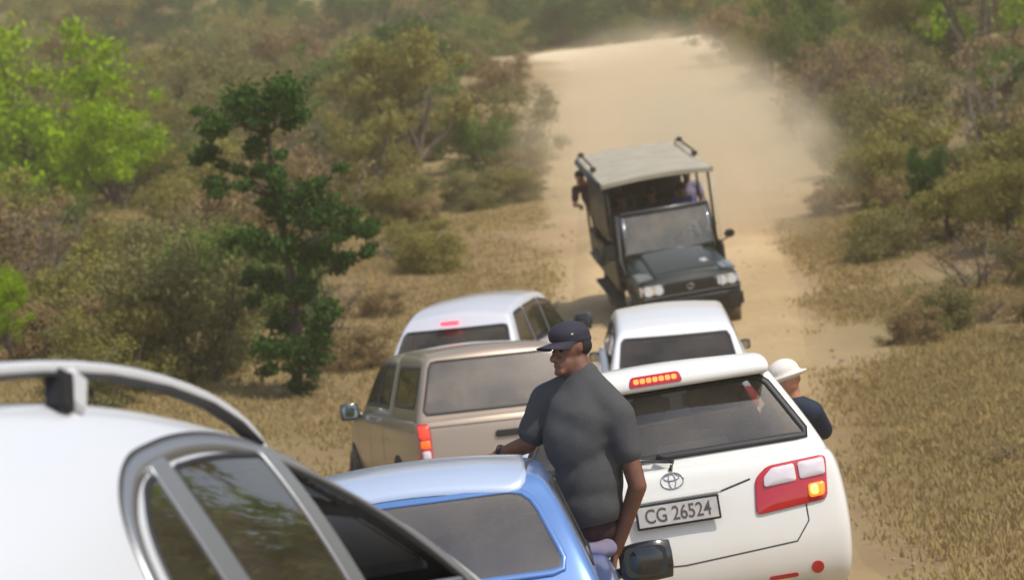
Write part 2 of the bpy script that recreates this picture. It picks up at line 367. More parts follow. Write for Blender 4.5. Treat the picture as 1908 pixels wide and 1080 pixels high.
# ------------------------------------------------------------------ car shells
US = [-1, -0.9, -0.6, -0.2, 0.2, 0.6, 0.9, 1]
def shell(name, levels, ts, m, parent, plan=None, dz=None, crown=0.03, bowr=0.05, bowf=0.08, sub=3, us=US, flat_top=False):
    """closed car shell: a box of cells warped to the level table (z, half width, rear y, front y), then smoothed.
    plan(t) scales width, dz(t, k) lifts."""
    K, J, I = len(levels), len(ts), len(us)
    def pos(i, j, k):
        z, w, yr, yf = levels[k]; t = ts[j]; u = us[i]
        y = yr + (yf - yr) * t; p = plan(t) if plan else 1.0
        x = u * w * p
        if j == 0: y -= bowr * (1 - u * u)
        if j == J - 1: y += bowf * (1 - u * u)
        z = z + (dz(t, k) if dz else 0.0)
        if k == K - 1: z += crown * (1 - u * u)
        return (x, y, z)
    idx, V, F = {}, [], []
    def vid(i, j, k):
        if (i, j, k) not in idx: idx[(i, j, k)] = len(V); V.append(pos(i, j, k))
        return idx[(i, j, k)]
    for j in range(J - 1):
        for k in range(K - 1):
            F.append((vid(0, j, k), vid(0, j, k+1), vid(0, j+1, k+1), vid(0, j+1, k)))
            F.append((vid(I-1, j, k), vid(I-1, j+1, k), vid(I-1, j+1, k+1), vid(I-1, j, k+1)))
        for i in range(I - 1):
            F.append((vid(i, j, 0), vid(i, j+1, 0), vid(i+1, j+1, 0), vid(i+1, j, 0)))
            F.append((vid(i, j, K-1), vid(i+1, j, K-1), vid(i+1, j+1, K-1), vid(i, j+1, K-1)))
    for i in range(I - 1):
        for k in range(K - 1):
            F.append((vid(i, 0, k), vid(i+1, 0, k), vid(i+1, 0, k+1), vid(i, 0, k+1)))
            F.append((vid(i, J-1, k), vid(i, J-1, k+1), vid(i+1, J-1, k+1), vid(i+1, J-1, k)))
    me = bpy.data.meshes.new(name); me.from_pydata(V, [], F)
    o = bpy.data.objects.new(name, me); C.objects.link(o)
    bmm = bmesh.new(); bmm.from_mesh(me); bmesh.ops.recalc_face_normals(bmm, faces=bmm.faces); bmm.to_mesh(me); bmm.free()
    md = o.modifiers.new('s', 'SUBSURF'); md.levels = sub; md.render_levels = sub
    dg = bpy.context.evaluated_depsgraph_get()
    me2 = bpy.data.meshes.new_from_object(o.evaluated_get(dg)); me2.name = name
    o.modifiers.clear(); o.data = me2; bpy.data.meshes.remove(me)
    me2.materials.clear(); me2.materials.append(m)
    me2.polygons.foreach_set('use_smooth', [True] * len(me2.polygons))
    o.parent = parent
    b2 = bmesh.new(); b2.from_mesh(me2); bvh = BVHTree.FromBMesh(b2); b2.free()
    return o, bvh

def rpoly(pts, r=0.04, n=5):
    """rounded polygon"""
    out = []; P = [Vector(p) for p in pts]; N = len(P)
    for i in range(N):
        a, b, c = P[i-1], P[i], P[(i+1) % N]
        ra = r[i] if isinstance(r, (list, tuple)) else r
        d1, d2 = (a - b), (c - b); q = min(ra, d1.length * 0.48, d2.length * 0.48)
        s, e = b + d1.normalized() * q, b + d2.normalized() * q
        for k in range(n + 1):
            t = k / n; out.append((1-t)**2 * s + 2*t*(1-t) * b + t*t * e)
    return out
def resample(pts, n):
    P = [Vector(p) for p in pts]; L = [0.0]
    for i in range(len(P)): L.append(L[-1] + (P[(i+1) % len(P)] - P[i]).length)
    out = []
    for k in range(n):
        s = L[-1] * k / n; i = max(0, min(len(P) - 1, int(np.searchsorted(L, s, 'right')) - 1))
        f = (s - L[i]) / max(1e-9, L[i+1] - L[i]); out.append(P[i].lerp(P[(i+1) % len(P)], f))
    return out
def area2(P): return sum(P[i-1].x * P[i].y - P[i].x * P[i-1].y for i in range(len(P))) / 2
def inset(P, w):
    s = 1 if area2(P) > 0 else -1; out = []
    for i in range(len(P)):
        d = (P[(i+1) % len(P)] - P[i-1]).normalized(); out.append(P[i] + Vector((-d.y, d.x)) * w * s)
    return out
def inside(P, q):
    c = False; j = len(P) - 1
    for i in range(len(P)):
        if (P[i].y > q[1]) != (P[j].y > q[1]) and q[0] < (P[j].x - P[i].x) * (q[1] - P[i].y) / (P[j].y - P[i].y) + P[i].x: c = not c
        j = i
    return c
AX = {'x+': (0, 1, (1, 2)), 'x-': (0, -1, (1, 2)), 'y+': (1, 1, (0, 2)), 'y-': (1, -1, (0, 2)), 'z+': (2, 1, (0, 1))}
def proj(bvhs, p, ax, off):
    a, s, (i, j) = AX[ax]; o = [0, 0, 0]; o[i] = p.x; o[j] = p.y; o[a] = 9.0 * s
    d = [0, 0, 0]; d[a] = -s; best = None
    for b in bvhs:
        h = b.ray_cast(Vector(o), Vector(d))
        if h[0] is not None and (best is None or (h[0][a] - best[0][a]) * s > 0): best = h
    if best is None:
        q = Vector(o); q[a] = 0.7 * s if a == 0 else 2.0 * s
        for b in bvhs:
            h = b.find_nearest(q)
            if h[0] is not None and (best is None or (h[0] - q).length < (best[0] - q).length): best = h
    nrm = best[1] if best[1][a] * s > 0 else -best[1]
    return best[0] + nrm * off
def conform(name, bvhs, pts, ax, off, m, parent, ringw=None, thick=0.012, n=56, rings=6, bulge=0.0):
    """a sheet (or, with ringw, a band) that follows the shell, with a turned-in edge"""
    P = resample(pts, n); cen = sum(P, Vector((0, 0))) / n
    a, s, _ = AX[ax]; V, F = [], []
    if ringw: loops = [P, inset(P, ringw * 0.5), inset(P, ringw)]
    else: loops = [[cen.lerp(p, f) for p in P] for f in (1, 0.97, 0.85, 0.65, 0.45, 0.22)]
    back = Vector((0, 0, 0)); back[a] = -s * thick
    base = [proj(bvhs, p, ax, off) for p in P]
    V += [v + back for v in base]
    for li, L in enumerate(loops):
        V += base if li == 0 else [proj(bvhs, p, ax, off + bulge * (1 - (0.97 - (li - 1) * 0.2) ** 2)) for p in L]
    k = len(loops) + 1
    for li in range(k - 1):
        for q in range(n): F.append((li*n + q, li*n + (q+1) % n, (li+1)*n + (q+1) % n, (li+1)*n + q))
    if ringw:
        V += [v + back for v in V[(k-1)*n:k*n]]
        for q in range(n): F.append(((k-1)*n + q, (k-1)*n + (q+1) % n, k*n + (q+1) % n, k*n + q))
    else:
        V.append(proj(bvhs, cen, ax, off + bulge)); c = len(V) - 1
        for q in range(n): F.append(((k-1)*n + q, (k-1)*n + (q+1) % n, c))
    o = mesh_obj(name, V, F, m, parent, smooth=True)
    bmm = bmesh.new(); bmm.from_mesh(o.data); bmesh.ops.recalc_face_normals(bmm, faces=bmm.faces); bmm.to_mesh(o.data); bmm.free()
    # orient outwards
    sgn = sum(p.normal[a] * s * p.area for p in o.data.polygons)
    if sgn < 0: o.data.flip_normals()
    return o
def seam(name, bvhs, pts, ax, w, m, parent, off=0.0015):
    P = [Vector(p) for p in pts]; D = []
    for i in range(len(P) - 1):
        k = max(2, int((P[i+1] - P[i]).length / 0.04))
        D += [P[i].lerp(P[i+1], t / k) for t in range(k)]
    D.append(P[-1]); V, F = [], []
    for i, p in enumerate(D):
        d = (D[min(i+1, len(D)-1)] - D[max(i-1, 0)]).normalized(); nn = Vector((-d.y, d.x)) * w / 2
        V += [proj(bvhs, p + nn, ax, off), proj(bvhs, p - nn, ax, off)]
        if i: F.append((2*i-2, 2*i-1, 2*i+1, 2*i))
    return mesh_obj(name, V, F, m, parent, smooth=True)
def cut(o, pts, ax, w=0.012, bvh=None):
    a, s, (i, j) = AX[ax]; P = inset(resample(pts, 90), w)
    bmm = bmesh.new(); bmm.from_mesh(o.data); kill = []
    old = {v for e in bmm.edges if e.is_boundary for v in e.verts}
    for f in bmm.faces:
        c = f.calc_center_median()
        if f.normal[a] * s > 0.15 and inside(P, (c[i], c[j])): kill.append(f)
    bmesh.ops.delete(bmm, geom=kill, context='FACES')
    new = {v for e in bmm.edges if e.is_boundary for v in e.verts} - old
    for v in new:
        q = Vector((v.co[i], v.co[j])); best = None
        for k in range(len(P)):
            A_, B_ = P[k-1], P[k]; d = B_ - A_; t_ = max(0, min(1, (q - A_).dot(d) / max(1e-12, d.length_squared))); c = A_ + d*t_
            if best is None or (c - q).length < (best - q).length: best = c
        v.co = proj([bvh], best, ax, 0.0)
    bmm.to_mesh(o.data); bmm.free()

def window(name, sh, pts, ax, gm, parent, frit=0.035, r=0.05, seal=0.012, opened=False, fritm=None):
    o, bvh = sh; P = rpoly(pts, r)
    cut(o, P, ax, frit * 0.45, bvh)
    w = conform(name, [bvh], inset(resample(P, 56), 0.004), ax, 0.004, gm, parent, thick=0.006) if not opened else None
    fr = conform('window_border', [bvh], P, ax, 0.0065, fritm or MT['black'], w or parent, ringw=frit, thick=0.014)
    return w

def wheel(parent, x, y, r, w, rimm=None):
    sx = 1 if x > 0 else -1
    N = 28; prof = [(r*0.62, -w/2), (r*0.9, -w/2), (r*0.985, -w/2+0.03), (r, -w/4), (r, w/4), (r*0.985, w/2-0.03), (r*0.9, w/2), (r*0.62, w/2)]
    V, F = [], []
    for k in range(N):
        t = 2*math.pi*k/N
        for (q, dx) in prof: V.append((x + dx, y + q*math.cos(t), r + q*math.sin(t)))
    n = len(prof)
    for k in range(N):
        for q in range(n - 1): F.append((k*n+q, k*n+q+1, ((k+1)%N)*n+q+1, ((k+1)%N)*n+q))
    wh = mesh_obj('wheel', V, F, MT['tyre'], parent, smooth=True)
    V, F = [], []
    xo = x + sx * w * 0.36
    rim = [(r*0.64, w*0.48*sx), (r*0.60, w*0.40*sx), (r*0.55, w*0.18*sx), (r*0.2, w*0.25*sx), (r*0.12, w*0.38*sx), (0.001, w*0.40*sx)]
    for k in range(20):
        t = 2*math.pi*k/20
        for q, dx in rim: 
            dd = dx * (0.75 if (k % 4 < 2 and 0.15*r < q < 0.57*r) else 1)
            V.append((x + dd, y + q*math.cos(t), r + q*math.sin(t)))
    n = len(rim)
    for k in range(20):
        for q in range(n-1): F.append((k*n+q, k*n+q+1, ((k+1)%20)*n+q+1, ((k+1)%20)*n+q))
    mesh_obj('rim', V, F, rimm or MT['greysat'], wh, smooth=True)
    return wh

def arch(bvhs, parent, side, y, r, m):
    pts = [(y + r*math.cos(t), r*0.86 + r*math.sin(t)) for t in np.linspace(0, 2*math.pi, 30, endpoint=False)]
    pts = [(a, max(b, 0.24)) for a, b in pts]
    conform('wheel_arch', bvhs, pts, 'x+' if side > 0 else 'x-', 0.004, MT['rubber'], parent, thick=0.01)

def mirror(parent, x, y, z, s, housing, w=0.2, h=0.16, gm=None):
    """s = side (+1 right)"""
    V = []; F = []
    bm = bmesh.new(); bmesh.ops.create_cube(bm, size=1)
    for v in bm.verts:
        front = v.co.y > 0
        v.co = Vector((v.co.x * w * (0.72 if front else 1), v.co.y * 0.11, v.co.z * h * (0.7 if front else 1)))
        if v.co.x * s < 0: v.co.z *= 0.85
    bmesh.ops.subdivide_edges(bm, edges=list(bm.edges), cuts=2, use_grid_fill=True, smooth=0.25)
    bmesh.ops.bevel(bm, geom=list(bm.edges), offset=0.004, segments=1, affect='EDGES')
    bm.transform(Matrix.Translation((x + s * (w/2 + 0.05), y, z)))
    o = bm_obj('mirror', bm, housing, parent, smooth=True)
    P = rpoly([(-w*0.42, -h*0.4), (w*0.42, -h*0.4), (w*0.42, h*0.4), (-w*0.42, h*0.4)], 0.04)
    V = [(x + s*(w/2+0.05) + p.x, y - 0.072, z + p.y) for p in P]
    mesh_obj('mirror_glass', V, [tuple(range(len(V)))], gm or MT['mirror'], o)
    tube('mirror_arm', [(x - s*0.05, y + 0.02, z - h*0.3), (x + s*0.09, y + 0.01, z - h*0.25)], 0.025, housing, o)
    return o
MT['mirror'] = mat('mirror_glass', (0.55, 0.60, 0.66), 0.03, metal=1.0)
MT['mirror_dark'] = mat('dark_mirror_glass', (0.05, 0.065, 0.075), 0.06, metal=0.6)

def seat(parent, x, y, z, m, w=0.48, hr=True, h=0.6):
    o = box('seat', (x, y, z), (w, 0.16, h), m, parent, bevel=0.05, rot=Matrix.Rotation(R(12), 3, 'X'), seg=3)
    if hr: box('headrest', (x, y - 0.13, z + h/2 + 0.11), (0.25, 0.1, 0.17), m, o, bevel=0.045, seg=3)
    return o

def place(t, x, y, yaw, L=3.0, roll=0.0, dzz=0.0, pitch=None):
    """yaw clockwise from +Y in degrees; roll: + drops the thing's right side"""
    f = Vector((math.sin(R(yaw)), math.cos(R(yaw))))
    z1 = ground(x + f.x*L/2, y + f.y*L/2, False); z0 = ground(x - f.x*L/2, y - f.y*L/2, False)
    p = math.atan2(z1 - z0, L) if pitch is None else R(pitch)
    t.matrix_world = Matrix.Translation((x, y, (z0 + z1)/2 + dzz + 0.02)) @ Matrix.Rotation(-R(yaw), 4, 'Z') @ Matrix.Rotation(p, 4, 'X') @ Matrix.Rotation(R(roll), 4, 'Y')

def text(name, s, size, m, parent, M, ext=0.001, xs_=1.0, bold=0.0):
    cu = bpy.data.curves.new(name, 'FONT'); cu.body = s; cu.size = size; cu.extrude = ext; cu.align_x = 'CENTER'; cu.align_y = 'CENTER'
    cu.offset = bold
    o = bpy.data.objects.new(name, cu); C.objects.link(o)
    dg = bpy.context.evaluated_depsgraph_get(); me = bpy.data.meshes.new_from_object(o.evaluated_get(dg))
    bpy.data.objects.remove(o); me.transform(M @ Matrix.Diagonal((xs_, 1, 1, 1))); me.materials.clear(); me.materials.append(m)
    o = bpy.data.objects.new(name, me); C.objects.link(o); o.parent = parent
    return o

# ---- generic two-box car -------------------------------------------------
def plan_f(e0=0.93, e1=0.88, a=0.12, b=0.85):
    return lambda t: interp(t, [0, a, b, 1], [e0, 1, 1, e1])
def body_levels(L, W, belt, sill=0.30, rear_in=0.03, tuck=0.93):
    h = belt - sill; hw = W/2; r = -L/2; f = L/2
    return [(sill-0.03, hw*0.90, r+0.20, f-0.14), (sill+0.05, hw*0.965, r+0.05, f-0.03), (sill+h*0.30, hw*0.99, r, f), (sill+h*0.55, hw, r+0.015, f),
            (sill+h*0.85, hw*0.985, r+0.04, f-0.06), (belt-0.02, hw*0.955, r+0.07, f-0.12), (belt, hw*tuck, r+0.10, f-0.22)]
def body(t, L, W, belt, m, hood, hoody, sub=3, **k):
    """hood: drop of the bonnet front; hoody: t where bonnet begins"""
    lv = body_levels(L, W, belt, **k); n = len(lv)
    def dz(tt, kk):
        w = [0, 0, 0.1, 0.35, 0.75, 0.95, 1][kk]
        return -w * interp(tt, [0, hoody, hoody+0.03, 1], [0, 0, hood*0.25, hood])
    return shell('body', lv, [0, 0.02, 0.10, 0.22, 0.38, 0.55, hoody-0.02, hoody+0.06, 0.86, 0.97, 1], m, t, plan=plan_f(), dz=dz, crown=0.02, bowr=0.07, bowf=0.16, sub=sub)
def cabin(t, m, zb, zt, wb, wt, yrb, yrt, yfb, yft, drop_r=0.04, drop_f=0.05, crown=0.035, name='cabin', sub=3, edge=0.05, bowr=0.05):
    h = zt - zb
    lv = [(zb-0.05, wb+0.005, yrb-0.01, yfb+0.04), (zb+0.02, wb, yrb, yfb), (zb+h*0.45, wb+(wt-wb)*0.42, yrb+(yrt-yrb)*0.42, yfb+(yft-yfb)*0.45),
          (zt-edge-0.03, wt+0.035, yrt-0.015, yft+0.05), (zt-0.015, wt-0.01, yrt+0.02, yft-0.02), (zt, wt-0.07, yrt+0.09, yft-0.12)]
    def dz(tt, kk):
        w = [0, 0, 0.3, 0.9, 1, 1][kk]
        return -w * interp(tt, [0, 0.15, 0.45, 0.75, 1], [drop_r, drop_r*0.35, 0, drop_f*0.3, drop_f])
    return shell(name, lv, [0, 0.04, 0.16, 0.34, 0.5, 0.66, 0.84, 0.96, 1], m, t, dz=dz, crown=crown, bowr=bowr, bowf=0.10, sub=sub)

def lamp_poly(name, bv, pts, ax, m, parent, off=0.012, r=0.03, bulge=0.01):
    return conform(name, bv, rpoly(pts, r), ax, off, m, parent, thick=0.03, bulge=bulge)
def both(fn):
    fn(1); fn(-1)

MT['glass_hatch'] = glass('dusty_clear_glass', (0.74, 0.80, 0.80), dirt=0.24, ior=2.3)
MT['glass_suv'] = glass('dusty_tinted_glass', (0.38, 0.42, 0.42), dirt=0.20, ior=1.9)
# ================= 1. white SUV with the indicator lit (in front of the blue hatchback)
def white_suv():
    t = thing('large_suv', 'white SUV with number plate CG 26524 and its right tail lamp blinking amber', 'car')
    P = MT['fortuner']
    bo = body(t, 4.70, 2.00, 1.18, P, 0.16, 0.70, sill=0.42, tuck=0.90)
    ca = cabin(t, P, 1.15, 1.76, 0.895, 0.61, -2.20, -1.97, 1.15, 0.35, drop_r=0.03, crown=0.025, bowr=0.08)
    bv = [bo[1], ca[1]]
    # rear window
    window('rear_window', ca, [(-0.825, 1.235), (0.825, 1.235), (0.61, 1.635), (-0.61, 1.635)], 'y-', MT['glass_suv'], t, frit=0.04, r=0.07)
    window('windscreen', ca, [(-0.70, 1.26), (0.70, 1.26), (0.52, 1.66), (-0.52, 1.66)], 'y+', MT['glass_clear'], t)
    for s, ax in ((1, 'x+'), (-1, 'x-')):
        window('window', ca, [(-2.02, 1.27), (-1.28, 1.25), (-1.28, 1.60), (-1.88, 1.56)], ax, MT['glass_side'], t, r=0.05, frit=0.03)
        window('window', ca, [(-1.20, 1.25), (-0.33, 1.25), (-0.33, 1.62), (-1.20, 1.60)], ax, MT['glass_side'], t, r=0.03, frit=0.03)
        if s > 0:
            window('window', ca, [(-0.25, 1.25), (0.92, 1.25), (0.35, 1.60), (-0.25, 1.62)], ax, MT['glass_side'], t, r=0.03, frit=0.03, opened=True)
        else:
            window('window', ca, [(-0.25, 1.25), (0.92, 1.25), (0.35, 1.60), (-0.25, 1.62)], ax, MT['glass_side'], t, r=0.03, frit=0.03)
        seam('door_gap', [bo[1]], [(-1.24, 1.18), (-1.24, 0.55)], ax, 0.008, MT['gap'], t)
        seam('door_gap', [bo[1]], [(-0.29, 1.18), (-0.29, 0.50)], ax, 0.008, MT['gap'], t)
        for y in (-1.42, 1.42):
            arch([bo[1]], t, s, y, 0.42, MT['rubber']); wheel(t, s*0.80, y, 0.37, 0.25)
        mirror(t, s*0.90, 0.78, 1.24, s, MT['gloss'] if s > 0 else MT['gloss'], w=0.22, h=0.19, gm=MT['mirror_dark'])
    # spoiler over the rear window
    lv = [(1.625, 0.61, -2.18, -1.9), (1.635, 0.64, -2.21, -1.86), (1.70, 0.635, -2.20, -1.80), (1.745, 0.60, -2.10, -1.76)]
    sp, sb = shell('spoiler', lv, [0, 0.1, 0.5, 0.9, 1], P, t, crown=0.025, bowr=0.06, bowf=0.0, sub=2)
    bl = conform('brake_lamp', [sb], rpoly([(-0.15, 1.653), (0.15, 1.653), (0.135, 1.710), (-0.135, 1.710)], 0.02), 'y-', 0.004, MT['red'], t, thick=0.02)
    for k in range(7):
        x = -0.105 + k*0.035
        conform('lamp_diode', [sb], rpoly([(x-0.014, 1.669), (x+0.014, 1.669), (x+0.014, 1.695), (x-0.014, 1.695)], 0.006, 2), 'y-', 0.007, MT['redlamp'], bl, thick=0.006, n=12)
    # tail lamps: red housing, clear upper part with divider, lower outer amber
    for s in (1, -1):
        def q(l): return [(s*(a+0.02), b-0.055) for a, b in l]
        tl = lamp_poly('tail_lamp', bv, q([(0.40, 0.925), (0.80, 0.955), (0.83, 1.19), (0.50, 1.175), (0.425, 1.12)]), 'y-', MT['red'], t, off=0.012, r=0.03)
        lamp_poly('clear_lens', bv, q([(0.465, 1.065), (0.645, 1.075), (0.645, 1.165), (0.52, 1.158), (0.47, 1.115)]), 'y-', MT['lens'], tl, off=0.028, r=0.015)
        lamp_poly('clear_lens', bv, q([(0.665, 1.078), (0.808, 1.088), (0.812, 1.172), (0.665, 1.166)]), 'y-', MT['lens'], tl, off=0.028, r=0.015)
        if s > 0:
            a = lamp_poly('indicator', bv, q([(0.70, 0.972), (0.785, 0.978), (0.795, 1.05), (0.70, 1.045)]), 'y-', MT['amber'], tl, off=0.029, r=0.02)
            lamp_poly('bulb', bv, q([(0.71, 0.985), (0.755, 0.985), (0.755, 1.04), (0.71, 1.04)]), 'y-', MT['amberhot'], a if False else tl, off=0.034, r=0.02)
        else:
            lamp_poly('indicator', bv, q([(0.685, 0.965), (0.79, 0.972), (0.80, 1.06), (0.685, 1.055)]), 'y-', MT['redlit'], tl, off=0.029, r=0.02)
    # tailgate shut lines
    seam('tailgate_gap', [bo[1]], [(-0.42, 1.07), (-0.25, 1.03), (0.25, 1.03), (0.42, 1.07)], 'y-', 0.010, MT['gap'], t, off=0.002)
    seam('tailgate_gap', [bo[1]], [(0.70, 0.94), (0.70, 0.80), (0.62, 0.70), (0.0, 0.665), (-0.62, 0.70), (-0.70, 0.80), (-0.70, 0.94)], 'y-', 0.007, MT['gap'], t, off=0.002)
    box('tailgate_handle', (0, -2.392, 1.035), (0.50, 0.03, 0.028), P, t, bevel=0.01)
    for s in (1, -1):
        conform('reflector', [bo[1]], rpoly([(s*0.44, 0.51), (s*0.60, 0.51), (s*0.60, 0.533), (s*0.44, 0.533)], 0.008), 'y-', 0.006, MT['red'], t, thick=0.01, n=24)
        conform('reflector', [bo[1]], [(s*0.71 + 0.034*math.cos(a), 0.545 + 0.034*math.sin(a)) for a in np.linspace(0, 2*math.pi, 20, endpoint=False)], 'y-', 0.008, MT['red'], t, thick=0.01, n=20)
    # number plate
    pl = box('number_plate', (0, -2.428, 0.955), (0.46, 0.012, 0.132), MT['black'], t, bevel=0.004)
    box('plate_face', (0, -2.4355, 0.955), (0.436, 0.006, 0.110), MT['plate'], pl, bevel=0.002)
    Mx = Matrix.Translation((0, -2.4395, 0.953)) @ Matrix.Rotation(R(90), 4, 'X')
    text('plate_lettering', 'CG 26524', 0.108, MT['ink'], pl, Mx, xs_=0.80, bold=0.001)
    # emblem: nested ovals
    for (rx, rz, dz_) in ((0.062, 0.042, 0), (0.019, 0.040, 0), (0.042, 0.017, 0.018)):
        pts = [proj([bo[1]], Vector((rx*math.cos(a), 1.125 + dz_ + rz*math.sin(a))), 'y-', 0.004) for a in np.linspace(0, 2*math.pi, 25)]
        if (rx, rz) == (0.062, 0.042):
            em = tube('emblem', pts, 0.0035, MT['greysat'], t, n=6)
        else: tube('emblem_ring', pts, 0.003, MT['greysat'], em, n=6)
    # wiper
    w = tube('rear_wiper', [(0.0, -2.33, 1.18), (0.02, -2.30, 1.225), (-0.06, -2.28, 1.265)], 0.013, MT['gloss'], t)
    tube('wiper_blade', [(0.03, -2.30, 1.225), (-0.30, -2.265, 1.28), (-0.44, -2.24, 1.29)], 0.011, MT['gloss'], w)
    # inside
    for x in (-0.38, 0.38): seat(t, x, -0.1, 1.12, MT['seat'])
    for x in (-0.45, 0, 0.45): seat(t, x, -1.0, 1.12, MT['seat'])
    box('folded_paper', (0.16, -2.07, 1.275), (0.40, 0.04, 0.08), MT['paper'], t, bevel=0.01)
    box('rear_valance', (0, -2.24, 0.42), (1.45, 0.18, 0.14), MT['black'], t, bevel=0.05)
    place(t, 0.79, 16.60, -0.2, roll=-2.5, pitch=-3.4, dzz=-0.085)
    return t
suv = white_suv()

# ================= 2. blue hatchback
def blue_hatch():
    t = thing('blue_hatchback', 'blue hatchback whose roof shines white, a man sitting in its window', 'car')
    P = MT['blue']
    bo = body(t, 3.80, 1.64, 0.93, P, 0.14, 0.68, sill=0.26, tuck=0.90)
    ca = cabin(t, P, 0.91, 1.42, 0.71, 0.535, -1.74, -1.42, 1.05, 0.20, drop_r=0.05, crown=0.035, bowr=0.05)
    bv = [bo[1], ca[1]]
    window('rear_window', ca, [(-0.62, 0.985), (0.62, 0.985), (0.485, 1.32), (-0.485, 1.32)], 'y-', MT['glass_hatch'], t, frit=0.022, r=0.09, fritm=MT['blue'])
    conform('roof_sheen_panel', [ca[1]], rpoly([(-0.48, -1.455), (0.48, -1.455), (0.44, 0.12), (-0.44, 0.12)], 0.08), 'z+', 0.012, MT['roof_sheen'], t, thick=0.014, n=120)  # added sheet over the blue roof, coloured as its bright sky reflection
    window('windscreen', ca, [(-0.62, 0.99), (0.62, 0.99), (0.49, 1.34), (-0.49, 1.34)], 'y+', MT['glass_clear'], t)
    for s, ax in ((1, 'x+'), (-1, 'x-')):
        window('window', ca, [(-1.52, 0.99), (-0.50, 0.97), (-0.50, 1.34), (-1.30, 1.32)], ax, MT['glass_side'], t, r=0.04, frit=0.025)
        window('window', ca, [(-0.43, 0.97), (0.78, 0.97), (0.22, 1.30), (-0.43, 1.34)], ax, MT['glass_side'], t, r=0.03, frit=0.025, opened=(s > 0))
        seam('door_gap', [bo[1]], [(-0.46, 0.90), (-0.46, 0.36)], ax, 0.007, MT['gap'], t)
        for y in (-1.18, 1.22):
            arch([bo[1]], t, s, y, 0.34, MT['rubber']); wheel(t, s*0.70, y, 0.29, 0.19)
        seam('roof_gutter', [ca[1]], [(s*0.47, -1.36), (s*0.50, -0.8), (s*0.50, 0.0), (s*0.46, 0.2)], 'z+', 0.014, MT['gap'], t)
        mirror(t, s*0.78, 0.58, 0.86, s, MT['gloss'], w=0.23, h=0.17, gm=MT['mirror_dark'])
        lamp_poly('tail_lamp', bv, [(s*0.55, 0.60), (s*0.74, 0.62), (s*0.74, 0.84), (s*0.57, 0.84)], 'y-', MT['red'], t)
    seam('tailgate_gap', [bo[1]], [(-0.5, 0.86), (-0.52, 0.5), (0.52, 0.5), (0.5, 0.86)], 'y-', 0.007, MT['gap'], t)
    box('number_plate', (0, -1.985, 0.55), (0.44, 0.012, 0.12), MT['plate'], t, bevel=0.003)
    for x in (-0.34, 0.34):
        seat(t, x, -0.15, 0.92, MT['seat_light'], h=0.5); seat(t, x, -1.05, 0.96, MT['seat_light'], h=0.48)
    ring = [(-0.34 + 0.18*math.cos(a), 0.30 + 0.06*math.sin(a), 0.95 + 0.17*math.sin(a)) for a in np.linspace(0, 2*math.pi, 25)]
    tube('steering_wheel', [( -p[0], p[1], p[2]) for p in ring], 0.014, MT['black'], t)
    box('dashboard', (0, 0.62, 0.90), (1.30, 0.40, 0.10), MT['grey'], t, bevel=0.03)
    place(t, -0.47, 11.35, 0.5, roll=-1.0, dzz=-0.02)
    return t
blue = blue_hatch()

